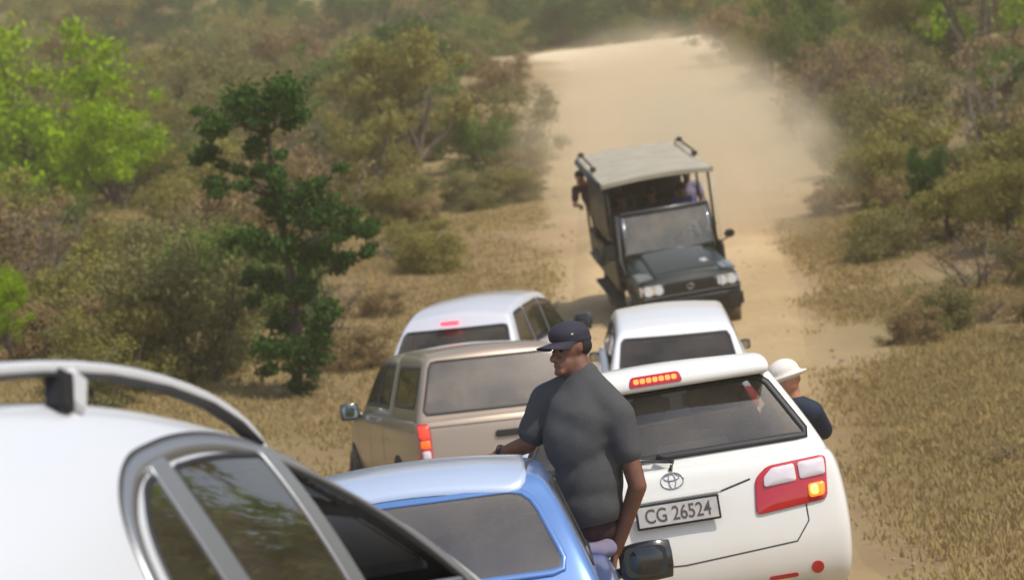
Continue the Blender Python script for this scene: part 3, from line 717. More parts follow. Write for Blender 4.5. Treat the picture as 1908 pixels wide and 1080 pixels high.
# ================= 3. silver people carrier, nearest
def silver_car():
    t = thing('silver_estate_car', 'silver estate car with roof rails, nearest on the left, its front window open', 'car')
    P = MT['silver']
    bo = body(t, 4.30, 1.76, 1.00, P, 0.16, 0.74, sill=0.28, tuck=0.90)
    ca = cabin(t, P, 0.98, 1.56, 0.79, 0.545, -2.02, -1.78, 1.22, 0.28, drop_r=0.07, drop_f=0.09, crown=0.035, bowr=0.06, edge=0.06, sub=4)
    bv = [bo[1], ca[1]]
    window('rear_window', ca, [(-0.64, 1.07), (0.64, 1.07), (0.50, 1.43), (-0.50, 1.43)], 'y-', MT['glass'], t, frit=0.04, r=0.07)
    window('windscreen', ca, [(-0.68, 1.06), (0.68, 1.06), (0.50, 1.43), (-0.50, 1.43)], 'y+', MT['glass_clear'], t)
    for s, ax in ((1, 'x+'), (-1, 'x-')):
        # satin frame round all the side glass
        dlo = [(-1.12, 1.00), (1.10, 1.00), (0.72, 1.24), (0.38, 1.38), (-0.05, 1.458), (-0.45, 1.455), (-0.85, 1.39), (-1.06, 1.24)]
        R_ = [0.05, 0.05, 0.3, 0.3, 0.4, 0.4, 0.25, 0.15]
        seamp = rpoly(inset([Vector(p) for p in dlo], -0.022), R_)
        conform('door_gap', [ca[1]], seamp, ax, 0.0015, MT['gap'], t, ringw=0.012, thick=0.004, n=120)
        fr = conform('window_frame', [ca[1]], rpoly(inset([Vector(p) for p in dlo], -0.010), R_), ax, 0.005, MT['greysat'], t, ringw=0.043, thick=0.01, n=120)
        window('quarter_window', ca, [(-1.02, 1.01), (-0.70, 1.01), (-0.73, 1.37), (-0.83, 1.34), (-0.98, 1.21)], ax, MT['glass_mirror'], t, r=[0.02, 0.02, 0.02, 0.1, 0.1], frit=0.014)
        window('window', ca, [(-0.57, 1.01), (0.04, 1.01), (0.04, 1.42), (-0.33, 1.415), (-0.62, 1.385)], ax, MT['glass_mirror'], t, r=[0.02, 0.02, 0.02, 0.2, 0.05], frit=0.014)
        window('window', ca, [(0.14, 1.01), (1.00, 1.01), (0.68, 1.21), (0.38, 1.335), (0.14, 1.395)], ax, MT['glass_mirror'], t, r=[0.02, 0.03, 0.2, 0.2, 0.02], frit=0.014, opened=(s > 0))
        conform('pillar_trim', [ca[1]], rpoly([(-0.71, 1.0), (-0.57, 1.0), (-0.63, 1.405), (-0.745, 1.385)], 0.005), ax, 0.009, MT['greysat'], t, thick=0.006)
        conform('pillar_trim', [ca[1]], rpoly([(0.035, 1.0), (0.145, 1.0), (0.145, 1.42), (0.035, 1.43)], 0.005), ax, 0.009, MT['greysat'], t, thick=0.006)
        for y in (-1.32, 1.36):
            arch([bo[1]], t, s, y, 0.37, MT['rubber']); wheel(t, s*0.76, y, 0.315, 0.20)
        for y in (-0.64, 0.09): seam('door_gap', [bo[1]], [(y, 0.97), (y, 0.38)], ax, 0.007, MT['gap'], t)
        mirror(t, s*0.84, 0.84, 0.88, s, P, w=0.15, h=0.12)
        lamp_poly('tail_lamp', bv, [(s*0.60, 0.72), (s*0.80, 0.74), (s*0.76, 1.00), (s*0.62, 1.0)], 'y-', MT['red'], t)
        # roof rail: flat-section bar on three feet, ends curving down to the roof
        prof = [(-1.84, 1.50), (-1.76, 1.545), (-1.45, 1.590), (-1.05, 1.618), (-0.70, 1.622), (-0.38, 1.602), (-0.13, 1.567), (0.04, 1.522), (0.16, 1.47), (0.24, 1.40)]
        V, F = [], []
        hw, hh = 0.017, 0.016
        for i, (y, z) in enumerate(prof):
            for a in range(12):
                an = 2*math.pi*a/12; ca_, sa_ = math.cos(an), math.sin(an)
                V.append((s*0.535 + hw*math.copysign(abs(ca_)**0.6, ca_), y, z + hh*math.copysign(abs(sa_)**0.6, sa_)))
            if i:
                for a in range(12): F.append(((i-1)*12+a, (i-1)*12+(a+1)%12, i*12+(a+1)%12, i*12+a))
        F.append(tuple(range(12))); F.append(tuple(range((len(prof)-1)*12, len(prof)*12)))
        rl = mesh_obj('roof_rail', V, F, MT['silver'], t, smooth=True)
        outward(rl)
        md = rl.modifiers.new('s', 'SUBSURF'); md.levels = md.render_levels = 1
        seam_v, sf = [], []
        for i, (y, z) in enumerate(prof[1:-1]): 
            seam_v += [(s*0.535 - 0.018, y, z - 0.0150), (s*0.535 + 0.0205, y, z - 0.0150), (s*0.535 - 0.018, y, z - 0.022), (s*0.535 + 0.0205, y, z - 0.022)]
            if i:
                b = i*4
                sf += [(b-4, b-3, b+1, b), (b-2, b-1, b+3, b+2), (b-3, b-1, b+3, b+1), (b-4, b-2, b+2, b)]
        mesh_obj('rail_gasket', seam_v, sf, MT['gap'], rl)
        ft = box('rail_foot', (s*0.54, -0.90, 1.566), (0.04, 0.07, 0.085), MT['silver'], rl, bevel=0.006, rot=Matrix.Rotation(R(-22), 3, 'X') )
        box('rail_foot_pad', (s*0.54, -0.965, 1.564), (0.043, 0.065, 0.09), MT['black'], rl, bevel=0.006, rot=Matrix.Rotation(R(-14), 3, 'X'))
    for x in (-0.36, 0.36):
        seat(t, x, 0.05, 0.98, MT['black'], h=0.6); seat(t, x, -0.95, 0.94, MT['seat'], h=0.5)
    place(t, -1.17, 6.55, 15.5, roll=-5.0, dzz=0.085, pitch=-6.0)
    return t
MT['glass_mirror'] = glass('reflective_glass', (0.05, 0.06, 0.045), dirt=0.10, ior=3.2)
silver = silver_car()

# ================= 4. champagne double-cab pickup with canopy
def pickup():
    t = thing('double_cab_pickup', 'champagne double-cab pickup with a canopy and a lit red tail lamp', 'pickup truck')
    P = MT['pickup']
    bo = body(t, 5.10, 1.76, 1.12, P, 0.14, 0.72, sill=0.46, tuck=0.95)
    cn = cabin(t, P, 1.10, 1.72, 0.80, 0.62, -2.46, -2.20, -0.72, -0.74, drop_r=0.02, drop_f=0.0, crown=0.04, name='canopy', bowr=0.04)
    ca = cabin(t, P, 1.10, 1.70, 0.79, 0.60, -0.68, -0.52, 1.25, 0.62, drop_r=0.02, crown=0.03, name='cab')
    window('rear_window', cn, [(-0.745, 1.165), (0.745, 1.165), (0.60, 1.645), (-0.60, 1.645)], 'y-', MT['glass_dusty'], t, frit=0.02, r=0.05)
    window('windscreen', ca, [(-0.68, 1.18), (0.68, 1.18), (0.56, 1.64), (-0.56, 1.64)], 'y+', MT['glass_clear'], t)
    for s, ax in ((1, 'x+'), (-1, 'x-')):
        window('window', cn, [(-2.2, 1.22), (-0.95, 1.22), (-0.95, 1.60), (-2.1, 1.60)], ax, MT['glass'], t, r=0.05, frit=0.03)
        window('window', ca, [(-0.52, 1.19), (0.20, 1.19), (0.20, 1.62), (-0.42, 1.61)], ax, MT['glass'], t, r=0.03, frit=0.03)
        window('window', ca, [(0.28, 1.19), (1.05, 1.19), (0.72, 1.58), (0.28, 1.62)], ax, MT['glass'], t, r=0.03, frit=0.03)
        for y in (-0.70, 0.24, 1.15): seam('door_gap', [bo[1]], [(y, 1.08), (y, 0.55)], ax, 0.010, MT['gap'], t)
        for y in (-1.55, 1.60):
            arch([bo[1]], t, s, y, 0.43, MT['rubber']); wheel(t, s*0.78, y, 0.37, 0.24)
        mirror(t, s*0.82, 1.02, 1.14, s, MT['mgreen'], w=0.18, h=0.17)
        bvv = [bo[1]]
        tl = lamp_poly('tail_lamp', bvv, [(s*0.695, 0.72), (s*0.80, 0.72), (s*0.795, 1.09), (s*0.70, 1.09)], 'y-', MT['red'], t, off=0.02, r=0.03)
        lamp_poly('lamp_lens', bvv, [(s*0.712, 0.96), (s*0.783, 0.96), (s*0.78, 1.07), (s*0.712, 1.07)], 'y-', MT['redlit'], tl, off=0.034, r=0.02)
        lamp_poly('lamp_lens', bvv, [(s*0.712, 0.875), (s*0.785, 0.875), (s*0.785, 0.945), (s*0.712, 0.945)], 'y-', MT['orlit'], tl, off=0.034, r=0.02)
        lamp_poly('clear_lens', bvv, [(s*0.715, 0.77), (s*0.78, 0.77), (s*0.78, 0.855), (s*0.715, 0.855)], 'y-', MT['lens'], tl, off=0.034, r=0.02)
    seam('tailgate_gap', [bo[1]], [(-0.70, 1.06), (-0.70, 0.60), (0.70, 0.60), (0.70, 1.06), (-0.70, 1.06)], 'y-', 0.010, MT['gap'], t)
    box('tailgate_handle', (0, -2.60, 0.95), (0.24, 0.03, 0.06), MT['black'], t, bevel=0.012)
    box('rear_bumper', (0, -2.62, 0.50), (1.6, 0.16, 0.16), MT['greysat'], t, bevel=0.03)
    place(t, -0.68, 26.2, -11, roll=0.8, dzz=-0.22, pitch=-0.8)
    return t
MT['mgreen'] = mat('dark_green_mirror', (0.035, 0.06, 0.042), 0.18, coat=1.0)
MT['orlit'] = mat('lit_orange_lens', (1.0, 0.14, 0.01), 0.3, emit=0.5)
bakkie = pickup()

# ================= 5. silver-white SUV further on
def pale_suv():
    t = thing('silver_suv', 'pale silver SUV further up the queue with one pink roof brake lamp lit', 'car')
    P = MT['suv']
    bo = body(t, 4.50, 1.78, 1.10, P, 0.16, 0.72, sill=0.36, tuck=0.90)
    ca = cabin(t, P, 1.08, 1.70, 0.79, 0.60, -2.12, -1.70, 1.15, 0.40, drop_r=0.10, drop_f=0.03, crown=0.05, bowr=0.06)
    window('rear_window', ca, [(-0.70, 1.16), (0.70, 1.16), (0.615, 1.475), (-0.615, 1.475)], 'y-', MT['glass'], t, frit=0.03, r=0.05)
    window('windscreen', ca, [(-0.68, 1.16), (0.68, 1.16), (0.56, 1.60), (-0.56, 1.60)], 'y+', MT['glass_clear'], t)
    for s, ax in ((1, 'x+'), (-1, 'x-')):
        window('window', ca, [(-1.86, 1.19), (-1.05, 1.16), (-1.05, 1.60), (-1.52, 1.57)], ax, MT['glass_side'], t, r=0.06, frit=0.03)
        window('window', ca, [(-1.0, 1.16), (-0.12, 1.16), (-0.12, 1.62), (-1.0, 1.60)], ax, MT['glass_side'], t, r=0.02, frit=0.02)
        window('window', ca, [(-0.07, 1.16), (0.98, 1.16), (0.45, 1.55), (-0.07, 1.62)], ax, MT['glass_side'], t, r=0.03, frit=0.02)
        for y in (-1.35, 1.38):
            arch([bo[1]], t, s, y, 0.40, MT['rubber']); wheel(t, s*0.77, y, 0.35, 0.22)
        mirror(t, s*0.86, 0.80, 1.20, s, MT['gloss'], w=0.22, h=0.20, gm=MT['mirror_dark'])
        lamp_poly('tail_lamp', [bo[1]], [(s*0.62, 0.80), (s*0.82, 0.80), (s*0.80, 1.04), (s*0.64, 1.04)], 'y-', MT['red'], t)
    box('brake_lamp', (-0.04, -1.90, 1.545), (0.22, 0.10, 0.045), MT['pinklit'], t, bevel=0.012)
    box('number_plate', (0, -2.33, 0.80), (0.44, 0.012, 0.12), MT['plate'], t, bevel=0.003)
    place(t, -0.32, 32.4, 12.0, roll=0.5, dzz=-0.14)
    return t
pale = pale_suv()

# ================= 6. small white car
def small_white():
    t = thing('white_saloon_car', 'small white car between the white SUV and the game-drive truck', 'car')
    P = MT['white']
    bo = body(t, 4.10, 1.66, 0.95, P, 0.12, 0.70, sill=0.28, tuck=0.90)
    ca = cabin(t, P, 0.93, 1.45, 0.73, 0.585, -1.72, -1.20, 1.15, 0.42, drop_r=0.05, drop_f=0.02, crown=0.03, bowr=0.05)
    window('rear_window', ca, [(-0.63, 0.99), (0.63, 0.99), (0.565, 1.33), (-0.565, 1.33)], 'y-', MT['glass_blue'], t, frit=0.02, r=0.04)
    window('windscreen', ca, [(-0.62, 1.0), (0.62, 1.0), (0.54, 1.37), (-0.54, 1.37)], 'y+', MT['glass_clear'], t)
    for s, ax in ((1, 'x+'), (-1, 'x-')):
        window('window', ca, [(-1.30, 1.01), (-0.30, 1.0), (-0.30, 1.37), (-1.05, 1.34)], ax, MT['glass_side'], t, r=0.04, frit=0.025)
        window('window', ca, [(-0.24, 1.0), (0.85, 1.0), (0.40, 1.32), (-0.24, 1.37)], ax, MT['glass_side'], t, r=0.03, frit=0.025)
        for y in (-1.20, 1.26):
            arch([bo[1]], t, s, y, 0.35, MT['rubber']); wheel(t, s*0.71, y, 0.30, 0.19)
        mirror(t, s*0.74, 0.72, 0.86, s, MT['black'], w=0.11, h=0.10)
        lamp_poly('tail_lamp', [bo[1]], [(s*0.58, 0.62), (s*0.76, 0.64), (s*0.75, 0.86), (s*0.60, 0.86)], 'y-', MT['red'], t)
    for x in (-0.34, 0.34): seat(t, x, -0.1, 0.93, MT['seat'], h=0.5)
    seat(t, 0, -0.95, 0.80, MT['seat'], w=1.2, hr=False, h=0.4)
    box('number_plate', (0, -2.13, 0.70), (0.44, 0.012, 0.12), MT['plate'], t, bevel=0.003)
    tube('aerial', [(0.62, 0.9, 0.95), (0.64, 0.75, 1.75)], 0.004, MT['black'], t, n=6)
    place(t, 1.64, 28.9, 1.5, roll=1.5, pitch=6.5)
    return t
MT['glass_blue'] = glass('blue_tinted_glass', (0.10, 0.16, 0.18), dirt=0.12, ior=1.6)
small = small_white()

# ================= 7. dark green open game-drive truck
def game_truck():
    t = thing('safari_truck', 'dark green open safari truck with khaki canopy coming down the dusty road', 'truck')
    P = MT['truck']
    # bonnet and front body
    L = 5.0
    lv = [(0.55, 0.72, 0.75, 2.30), (0.62, 0.79, 0.70, 2.38), (0.90, 0.80, 0.70, 2.40), (1.02, 0.79, 0.70, 2.37), (1.10, 0.74, 0.70, 2.32), (1.16, 0.62, 0.72, 2.22)]
    dz = lambda tt, k: -[0, 0, 0, 0.02, 0.06, 0.07][k] * tt * 1.2 + (0.03 if k > 3 else 0) * (1 - tt)
    fb = shell('front_body', lv, [0, 0.05, 0.3, 0.6, 0.88, 0.97, 1], P, t, dz=dz, crown=0.05, bowr=0, bowf=0.03, sub=3)
    # raised bonnet centre panel
    lv2 = [(1.08, 0.52, 0.85, 2.24), (1.15, 0.52, 0.84, 2.25), (1.19, 0.49, 0.86, 2.21)]
    hb = shell('bonnet', lv2, [0, 0.06, 0.5, 0.93, 1], P, t, dz=lambda tt, k: 0.055 - 0.11*tt, crown=0.02, bowr=0, bowf=0.02, sub=2)
    # rear tub with tiered sides
    for s in (1, -1):
        box('side_panel', (s*0.86, -0.95, 0.92), (0.05, 3.2, 0.55), MT['truck_side'], t, bevel=0.02)
        box('side_step', (s*0.93, -0.2, 0.50), (0.16, 2.4, 0.05), MT['steel'], t, bevel=0.01)
        box('front_door', (s*0.87, 0.30, 0.95), (0.05, 0.85, 0.50), MT['truck_side'], t, bevel=0.02)
        fl = conform('front_wing_flare', [fb[1]], [(1.62 + 0.52*math.cos(a), max(0.56, 0.42 + 0.52*math.sin(a))) for a in np.linspace(0, 2*math.pi, 40, endpoint=False)], 'x+' if s > 0 else 'x-', 0.01, MT['rubber'], t, thick=0.05)
        for y in (1.62, -1.45): wheel(t, s*0.70, y, 0.40, 0.24, MT['truck_side'])
        box('rear_mudguard', (s*0.88, -1.45, 0.88), (0.22, 1.05, 0.14), MT['truck_side'], t, bevel=0.05)
    box('rear_panel', (0, -2.55, 0.92), (1.72, 0.05, 0.55), MT['truck_side'], t, bevel=0.02)
    box('load_floor', (0, -0.9, 0.70), (1.70, 3.3, 0.06), MT['steel'], t, bevel=0.01)
    box('chassis', (0, 0, 0.55), (0.9, 4.6, 0.16), MT['steel'], t, bevel=0.02)
    # windscreen: frame, glass, scuttle
    tilt = Matrix.Rotation(R(12), 3, 'X')
    box('scuttle', (0, 0.76, 1.185), (1.50, 0.22, 0.10), P, t, bevel=0.03)
    fr = thing_part('windscreen_frame', t)
    bz, tz, by, ty, hwb, hwt = 1.24, 1.87, 0.82, 0.66, 0.76, 0.71
    V, F = [], []
    def bar(p0, p1, r, nm, m):
        return tube(nm, [p0, p1], r, m, fr, n=6)
    bar((-hwt-0.02, ty, tz), (hwt+0.02, ty, tz), 0.032, 'frame_bar', MT['black'])
    bar((-hwb, by, bz), (hwb, by, bz), 0.028, 'frame_bar', P)
    for s in (1, -1):
        bar((s*hwb, by, bz), (s*hwt, ty, tz), 0.032, 'frame_bar', MT['black'])
        bar((s*(hwb-0.035), by+0.03, bz), (s*(hwt-0.035), ty+0.03, tz-0.03), 0.012, 'frame_trim', MT['chrome'])
    mesh_obj('windscreen', [(-hwb, by+0.005, bz), (hwb, by+0.005, bz), (hwt, ty+0.005, tz), (-hwt, ty+0.005, tz)], [(0, 1, 2, 3)], MT['glass_ws'], fr)
    bar((-hwt, ty+0.012, tz+0.034), (hwt, ty+0.012, tz+0.034), 0.010, 'frame_trim', MT['greysat'])
    box('dashboard', (0, 0.55, 1.16), (1.45, 0.40, 0.16), MT['black'], t, bevel=0.04)
    ring = [(-0.38 + 0.19*math.cos(a), 0.36 + 0.05*math.sin(a), 1.24 + 0.18*math.sin(a)) for a in np.linspace(0, 2*math.pi, 25)]
    tube('steering_wheel', ring, 0.015, MT['black'], t)
    for x in (-0.38, 0.38): seat(t, x, -0.15, 1.10, MT['black'], w=0.5, h=0.6)
    # benches, each row higher
    for k, (y, z) in enumerate(((-0.75, 1.20), (-1.55, 1.32), (-2.30, 1.44))):
        b = box('bench', (0, y + 0.18, z - 0.10), (1.60, 0.42, 0.10), MT['black'], t, bevel=0.03)
        box('bench_back', (0, y - 0.05, z + 0.22), (1.60, 0.08, 0.50), MT['black'], b, bevel=0.03)
        box('bench_riser', (0, y + 0.15, z - 0.38), (1.50, 0.34, 0.44), MT['steel'], b, bevel=0.01)
    # canopy: sagging khaki canvas with turned-down edge, on poles
    cw, y0, y1, cz = 0.90, -2.75, 0.45, 2.40
    V, F = [], []; nu, nv = 13, 15
    for j in range(nv):
        for i in range(nu):
            u = -1 + 2*i/(nu-1); v = j/(nv-1)
            z = cz + 0.05*(1-u*u) - 0.012*abs(math.sin(v*math.pi*4)) - (0.015 if v > 0.95 else 0)
            V.append((u*cw*(1 + 0.01*math.sin(v*9)), y0 + (y1-y0)*v, z))
    for j in range(nv-1):
        for i in range(nu-1): F.append((j*nu+i, j*nu+i+1, (j+1)*nu+i+1, (j+1)*nu+i))
    rim = [i for i in range(nu)] + [j*nu+nu-1 for j in range(1, nv)] + [(nv-1)*nu+i for i in range(nu-2, -1, -1)] + [j*nu for j in range(nv-2, 0, -1)]
    b0 = len(V); V += [(V[i][0]*1.005, V[i][1], V[i][2]-0.07) for i in rim]
    for k in range(len(rim)): F.append((rim[k], rim[(k+1) % len(rim)], b0+(k+1) % len(rim), b0+k))
    cn = mesh_obj('canopy', V, F, MT['canvas'], t, smooth=False)
    md = cn.modifiers.new('solid', 'SOLIDIFY'); md.thickness = 0.012; md.offset = -1
    for s in (1, -1):
        for y in (0.38, -0.8, -1.7, -2.68):
            tube('pole', [(s*0.84, y, 1.1), (s*0.84, y, cz-0.02)], 0.022, MT['steel'], t, n=8)
        tube('canopy_rail', [(s*0.86, -2.75, cz+0.03), (s*0.86, -2.3, cz+0.10), (s*0.86, -1.0, cz+0.10), (s*0.86, -0.85, cz+0.03)], 0.018, MT['steel'], t, n=8)
        ellip('rail_knob', (s*0.86, -0.85, cz+0.06), (0.055, 0.05, 0.05), MT['black'], t, n=12)
        ellip('rail_knob', (s*0.86, -2.3, cz+0.11), (0.055, 0.05, 0.045), MT['black'], t, n=12)
        tube('side_rail', [(s*0.87, 0.3, 1.45), (s*0.87, -2.6, 1.62)], 0.02, MT['steel'], t, n=8)
        o = thing_part('rolled_side_canvas', t)
        tube('canvas_roll', [(s*0.90, 0.3, cz-0.06), (s*0.905, -1.2, cz-0.10), (s*0.90, -2.7, cz-0.06)], 0.05, MT['steel'], o, n=10)
    box('side_curtain', (0.875, -0.80, 1.86), (0.02, 2.1, 0.92), MT['truck_side'], t, bevel=0.008)
    # lamps, grille, bumper
    for s in (1, -1):
        hl = box('headlight', (s*0.58, 2.37, 0.93), (0.34, 0.10, 0.17), MT['chrome'], t, bevel=0.03)
        for k, dx in enumerate((-0.085, 0.075)):
            bm = bmesh.new(); bmesh.ops.create_cone(bm, cap_ends=True, segments=20, radius1=0.062, radius2=0.070, depth=0.03)
            bm.transform(Matrix.Translation((s*0.58 + dx, 2.432, 0.935)) @ Matrix.Rotation(R(-90), 4, 'X'))
            bm_obj('lamp_bowl', bm, MT['headl'], hl, smooth=False)
        box('corner_lamp', (s*0.765, 2.34, 0.93), (0.05, 0.12, 0.15), MT['lens'], t, bevel=0.015)
        box('front_wing_top', (s*0.66, 1.95, 1.085), (0.24, 0.6, 0.03), MT['wing'], t, bevel=0.012, rot=Matrix.Rotation(R(s*8), 3, 'Y'))
    gr = box('grille', (0, 2.395, 0.93), (0.80, 0.06, 0.17), MT['black'], t, bevel=0.015)
    for k in range(4): box('grille_bar', (0, 2.428, 0.87 + k*0.038), (0.76, 0.012, 0.012), MT['gloss'], gr, bevel=0.003)
    tube('badge', [(0.06*math.cos(a), 2.437, 0.93 + 0.035*math.sin(a)) for a in np.linspace(0, 2*math.pi, 19)], 0.008, MT['greysat'], gr, n=6)
    box('chrome_strip', (0, 2.43, 0.825), (1.50, 0.025, 0.022), MT['greysat'], t, bevel=0.006)
    bp = box('front_bumper', (0, 2.50, 0.64), (1.58, 0.20, 0.28), MT['black'], t, bevel=0.05)
    tube('bull_bar', [(-0.55, 2.62, 0.60), (-0.55, 2.64, 0.78), (0.55, 2.64, 0.78), (0.55, 2.62, 0.60)], 0.028, MT['steel'], t)
    box('front_plate', (0.02, 2.612, 0.63), (0.42, 0.012, 0.12), MT['plate'], bp, bevel=0.004)
    # star emblem on the bonnet
    pts = []
    for k in range(10):
        a = math.pi/2 + k*math.pi/5; r = 0.085 if k % 2 == 0 else 0.036
        pts.append((-0.36 + r*math.cos(a), 1.78 + r*1.6*math.sin(a)))
    conform('bonnet_star', [hb[1], fb[1]], pts, 'z+', 0.004, MT['plate'], t, n=60, thick=0.004)
    for s in (1, -1):
        ar = tube('mirror', [(s*0.80, 0.80, 1.22), (s*0.93, 0.86, 1.28), (s*0.95, 0.86, 1.31)], 0.013, MT['black'], t)
        box('mirror_head', (s*0.98, 0.86, 1.35), (0.17, 0.07, 0.13) if s < 0 else (0.22, 0.08, 0.26), MT['black'], ar, bevel=0.03)
    tube('snorkel', [(0.82, 1.2, 1.0), (0.84, 0.95, 1.2), (0.79, 0.76, 1.9)], 0.035, MT['black'], t)
    tube('aerial', [(-0.86, 0.75, 1.15), (-0.87, 0.60, 2.3)], 0.005, MT['plate'], t, n=6)
    place(t, 2.58, 43.4, 180 - 5.0, roll=3.0, pitch=-10.0, dzz=-0.06)
    return t
def thing_part(name, parent):
    o = bpy.data.objects.new(name, None); C.objects.link(o); o.parent = parent; return o
MT['glass_ws'] = glass('windscreen_glass', (0.30, 0.30, 0.33), dirt=0.5, ior=2.0)
MT['headl'] = mat('headlight_glass', (0.88, 0.92, 0.96), 0.08, coat=1.0)
MT['wing'] = mat('reflective_wing', (0.22, 0.25, 0.24), 0.25, metal=0.3, coat=1.0)
truck = game_truck()

# ------------------------------------------------------------------ people
def caps_mesh(parts, voxel, smooth=4):
    """parts: (p0, p1, r0, r1) tapered limbs or (centre, (rx,ry,rz), rot) ellipsoids; melted into one skin"""
    bm = bmesh.new()
    for p in parts:
        if len(p) == 4:
            a, b, ra, rb = Vector(p[0]), Vector(p[1]), p[2], p[3]
            d = b - a; Lh = d.length; q = Vector((0, 0, 1)).rotation_difference(d.normalized()) if Lh > 1e-6 else Matrix.Identity(3).to_quaternion()
            N = 16; rows = []
            prof = [(-ra*math.cos(x), ra*math.sin(x)) for x in np.linspace(0, math.pi/2, 5)][1:] + [(Lh + rb*math.sin(x), rb*math.cos(x)) for x in np.linspace(0, math.pi/2, 5)][:-1]
            v0 = bm.verts.new(a + q @ Vector((0, 0, -ra))); v1 = bm.verts.new(a + q @ Vector((0, 0, Lh + rb)))
            for z, r in prof: rows.append([bm.verts.new(a + q @ Vector((r*math.cos(2*math.pi*k/N), r*math.sin(2*math.pi*k/N), z))) for k in range(N)])
            for i in range(len(rows)-1):
                for k in range(N): bm.faces.new((rows[i][k], rows[i][(k+1)%N], rows[i+1][(k+1)%N], rows[i+1][k]))
            for k in range(N):
                bm.faces.new((v0, rows[0][(k+1)%N], rows[0][k])); bm.faces.new((v1, rows[-1][k], rows[-1][(k+1)%N]))
        else:
            c, r, rot = p
            M = Matrix.Translation(c) @ (rot.to_4x4() if rot else Matrix.Identity(4)) @ Matrix.Diagonal((*r, 1))
            bmesh.ops.create_uvsphere(bm, u_segments=20, v_segments=14, radius=1, matrix=M)
    me = bpy.data.meshes.new('tmp'); bm.to_mesh(me); bm.free()
    o = bpy.data.objects.new('tmp', me); C.objects.link(o)
    md = o.modifiers.new('r', 'REMESH'); md.mode = 'VOXEL'; md.voxel_size = voxel; md.use_smooth_shade = True
    sm = o.modifiers.new('s', 'SMOOTH'); sm.factor = 0.6; sm.iterations = smooth
    dg = bpy.context.evaluated_depsgraph_get(); me2 = bpy.data.meshes.new_from_object(o.evaluated_get(dg))
    bpy.data.objects.remove(o); bpy.data.meshes.remove(me)
    return me2
def skin_obj(name, me, m, parent):
    me.materials.clear(); me.materials.append(m); me.name = name
    me.polygons.foreach_set('use_smooth', [True] * len(me.polygons))
    o = bpy.data.objects.new(name, me); C.objects.link(o)
    if parent: o.parent = parent
    return o
def head_parts(c, face, up=Vector((0, 0, 1)), s=1.0):
    """head centred on c, face direction; returns parts and a frame"""
    f = Vector(face).normalized(); r = f.cross(up).normalized(); u = r.cross(f).normalized()
    M3 = Matrix((r, f, u)).transposed()
    g = lambda x, y, z: Vector(c) + (r*x + f*y + u*z) * s
    P = [(g(0, -0.01, 0.03), (0.076*s, 0.095*s, 0.095*s), M3), (g(0, 0.025, -0.055), (0.055*s, 0.065*s, 0.065*s), M3),
         (g(0, 0.088, 0.01), g(0, 0.108, -0.03), 0.010*s, 0.017*s), (g(-0.012, 0.098, -0.033), g(0.012, 0.098, -0.033), 0.010*s, 0.010*s),
         (g(-0.022, 0.083, -0.062), g(0.022, 0.083, -0.062), 0.010*s, 0.010*s), (g(-0.02, 0.075, -0.095), g(0.02, 0.075, -0.095), 0.018*s, 0.018*s),
         (g(-0.04, 0.078, 0.03), g(0.04, 0.078, 0.03), 0.011*s, 0.011*s),
         (g(0.078, -0.01, 0.02), (0.008*s, 0.018*s, 0.03*s), M3), (g(-0.078, -0.01, 0.02), (0.008*s, 0.018*s, 0.03*s), M3)]
    return P, g, M3
def hand_parts(wrist, d, nrm, thumb, curl=0.5, s=1.0):
    """d: palm direction, nrm: palm normal (fingers curl towards it), thumb side vector"""
    d = Vector(d).normalized(); nrm = Vector(nrm).normalized(); sdv = d.cross(nrm).normalized()
    if sdv.dot(Vector(thumb)) < 0: sdv = -sdv
    w = Vector(wrist); P = [(w + d*0.045*s, (0.0, 0, 0), None)]
    P = []
    for k in range(4):
        o = sdv * (0.030 - k*0.020) * s
        P.append((w + o*0.6 + d*0.015*s, w + o + d*0.085*s, 0.015*s, 0.0115*s))
        Ls = (0.040, 0.045, 0.042, 0.033)[k]; p = w + o + d*0.088*s; an = curl*0.5; dirv = d
        for q, f in enumerate((1.0, 0.65, 0.5)):
            dirv = d*math.cos(an) + nrm*math.sin(an); p2 = p + dirv*Ls*f*s
            P.append((p, p2, (0.0095 - q*0.0008)*s, (0.0088 - q*0.0008)*s)); p = p2; an += curl*0.6
    t0 = w + sdv*0.02*s + d*0.02*s; t1 = t0 + (sdv*0.8 + d*0.5 + nrm*0.2).normalized()*0.038*s; t2 = t1 + (sdv*0.3 + d*0.9 + nrm*0.2).normalized()*0.032*s
    P += [(t0, t1, 0.014*s, 0.011*s), (t1, t2, 0.011*s, 0.009*s)]
    return P

def eyes(par, g, M3):
    for s in (1, -1): 
        ellip('eye', g(s*0.031, 0.075, 0.008), (0.012, 0.009, 0.007), MT['hair'], par, n=10, rot=M3)

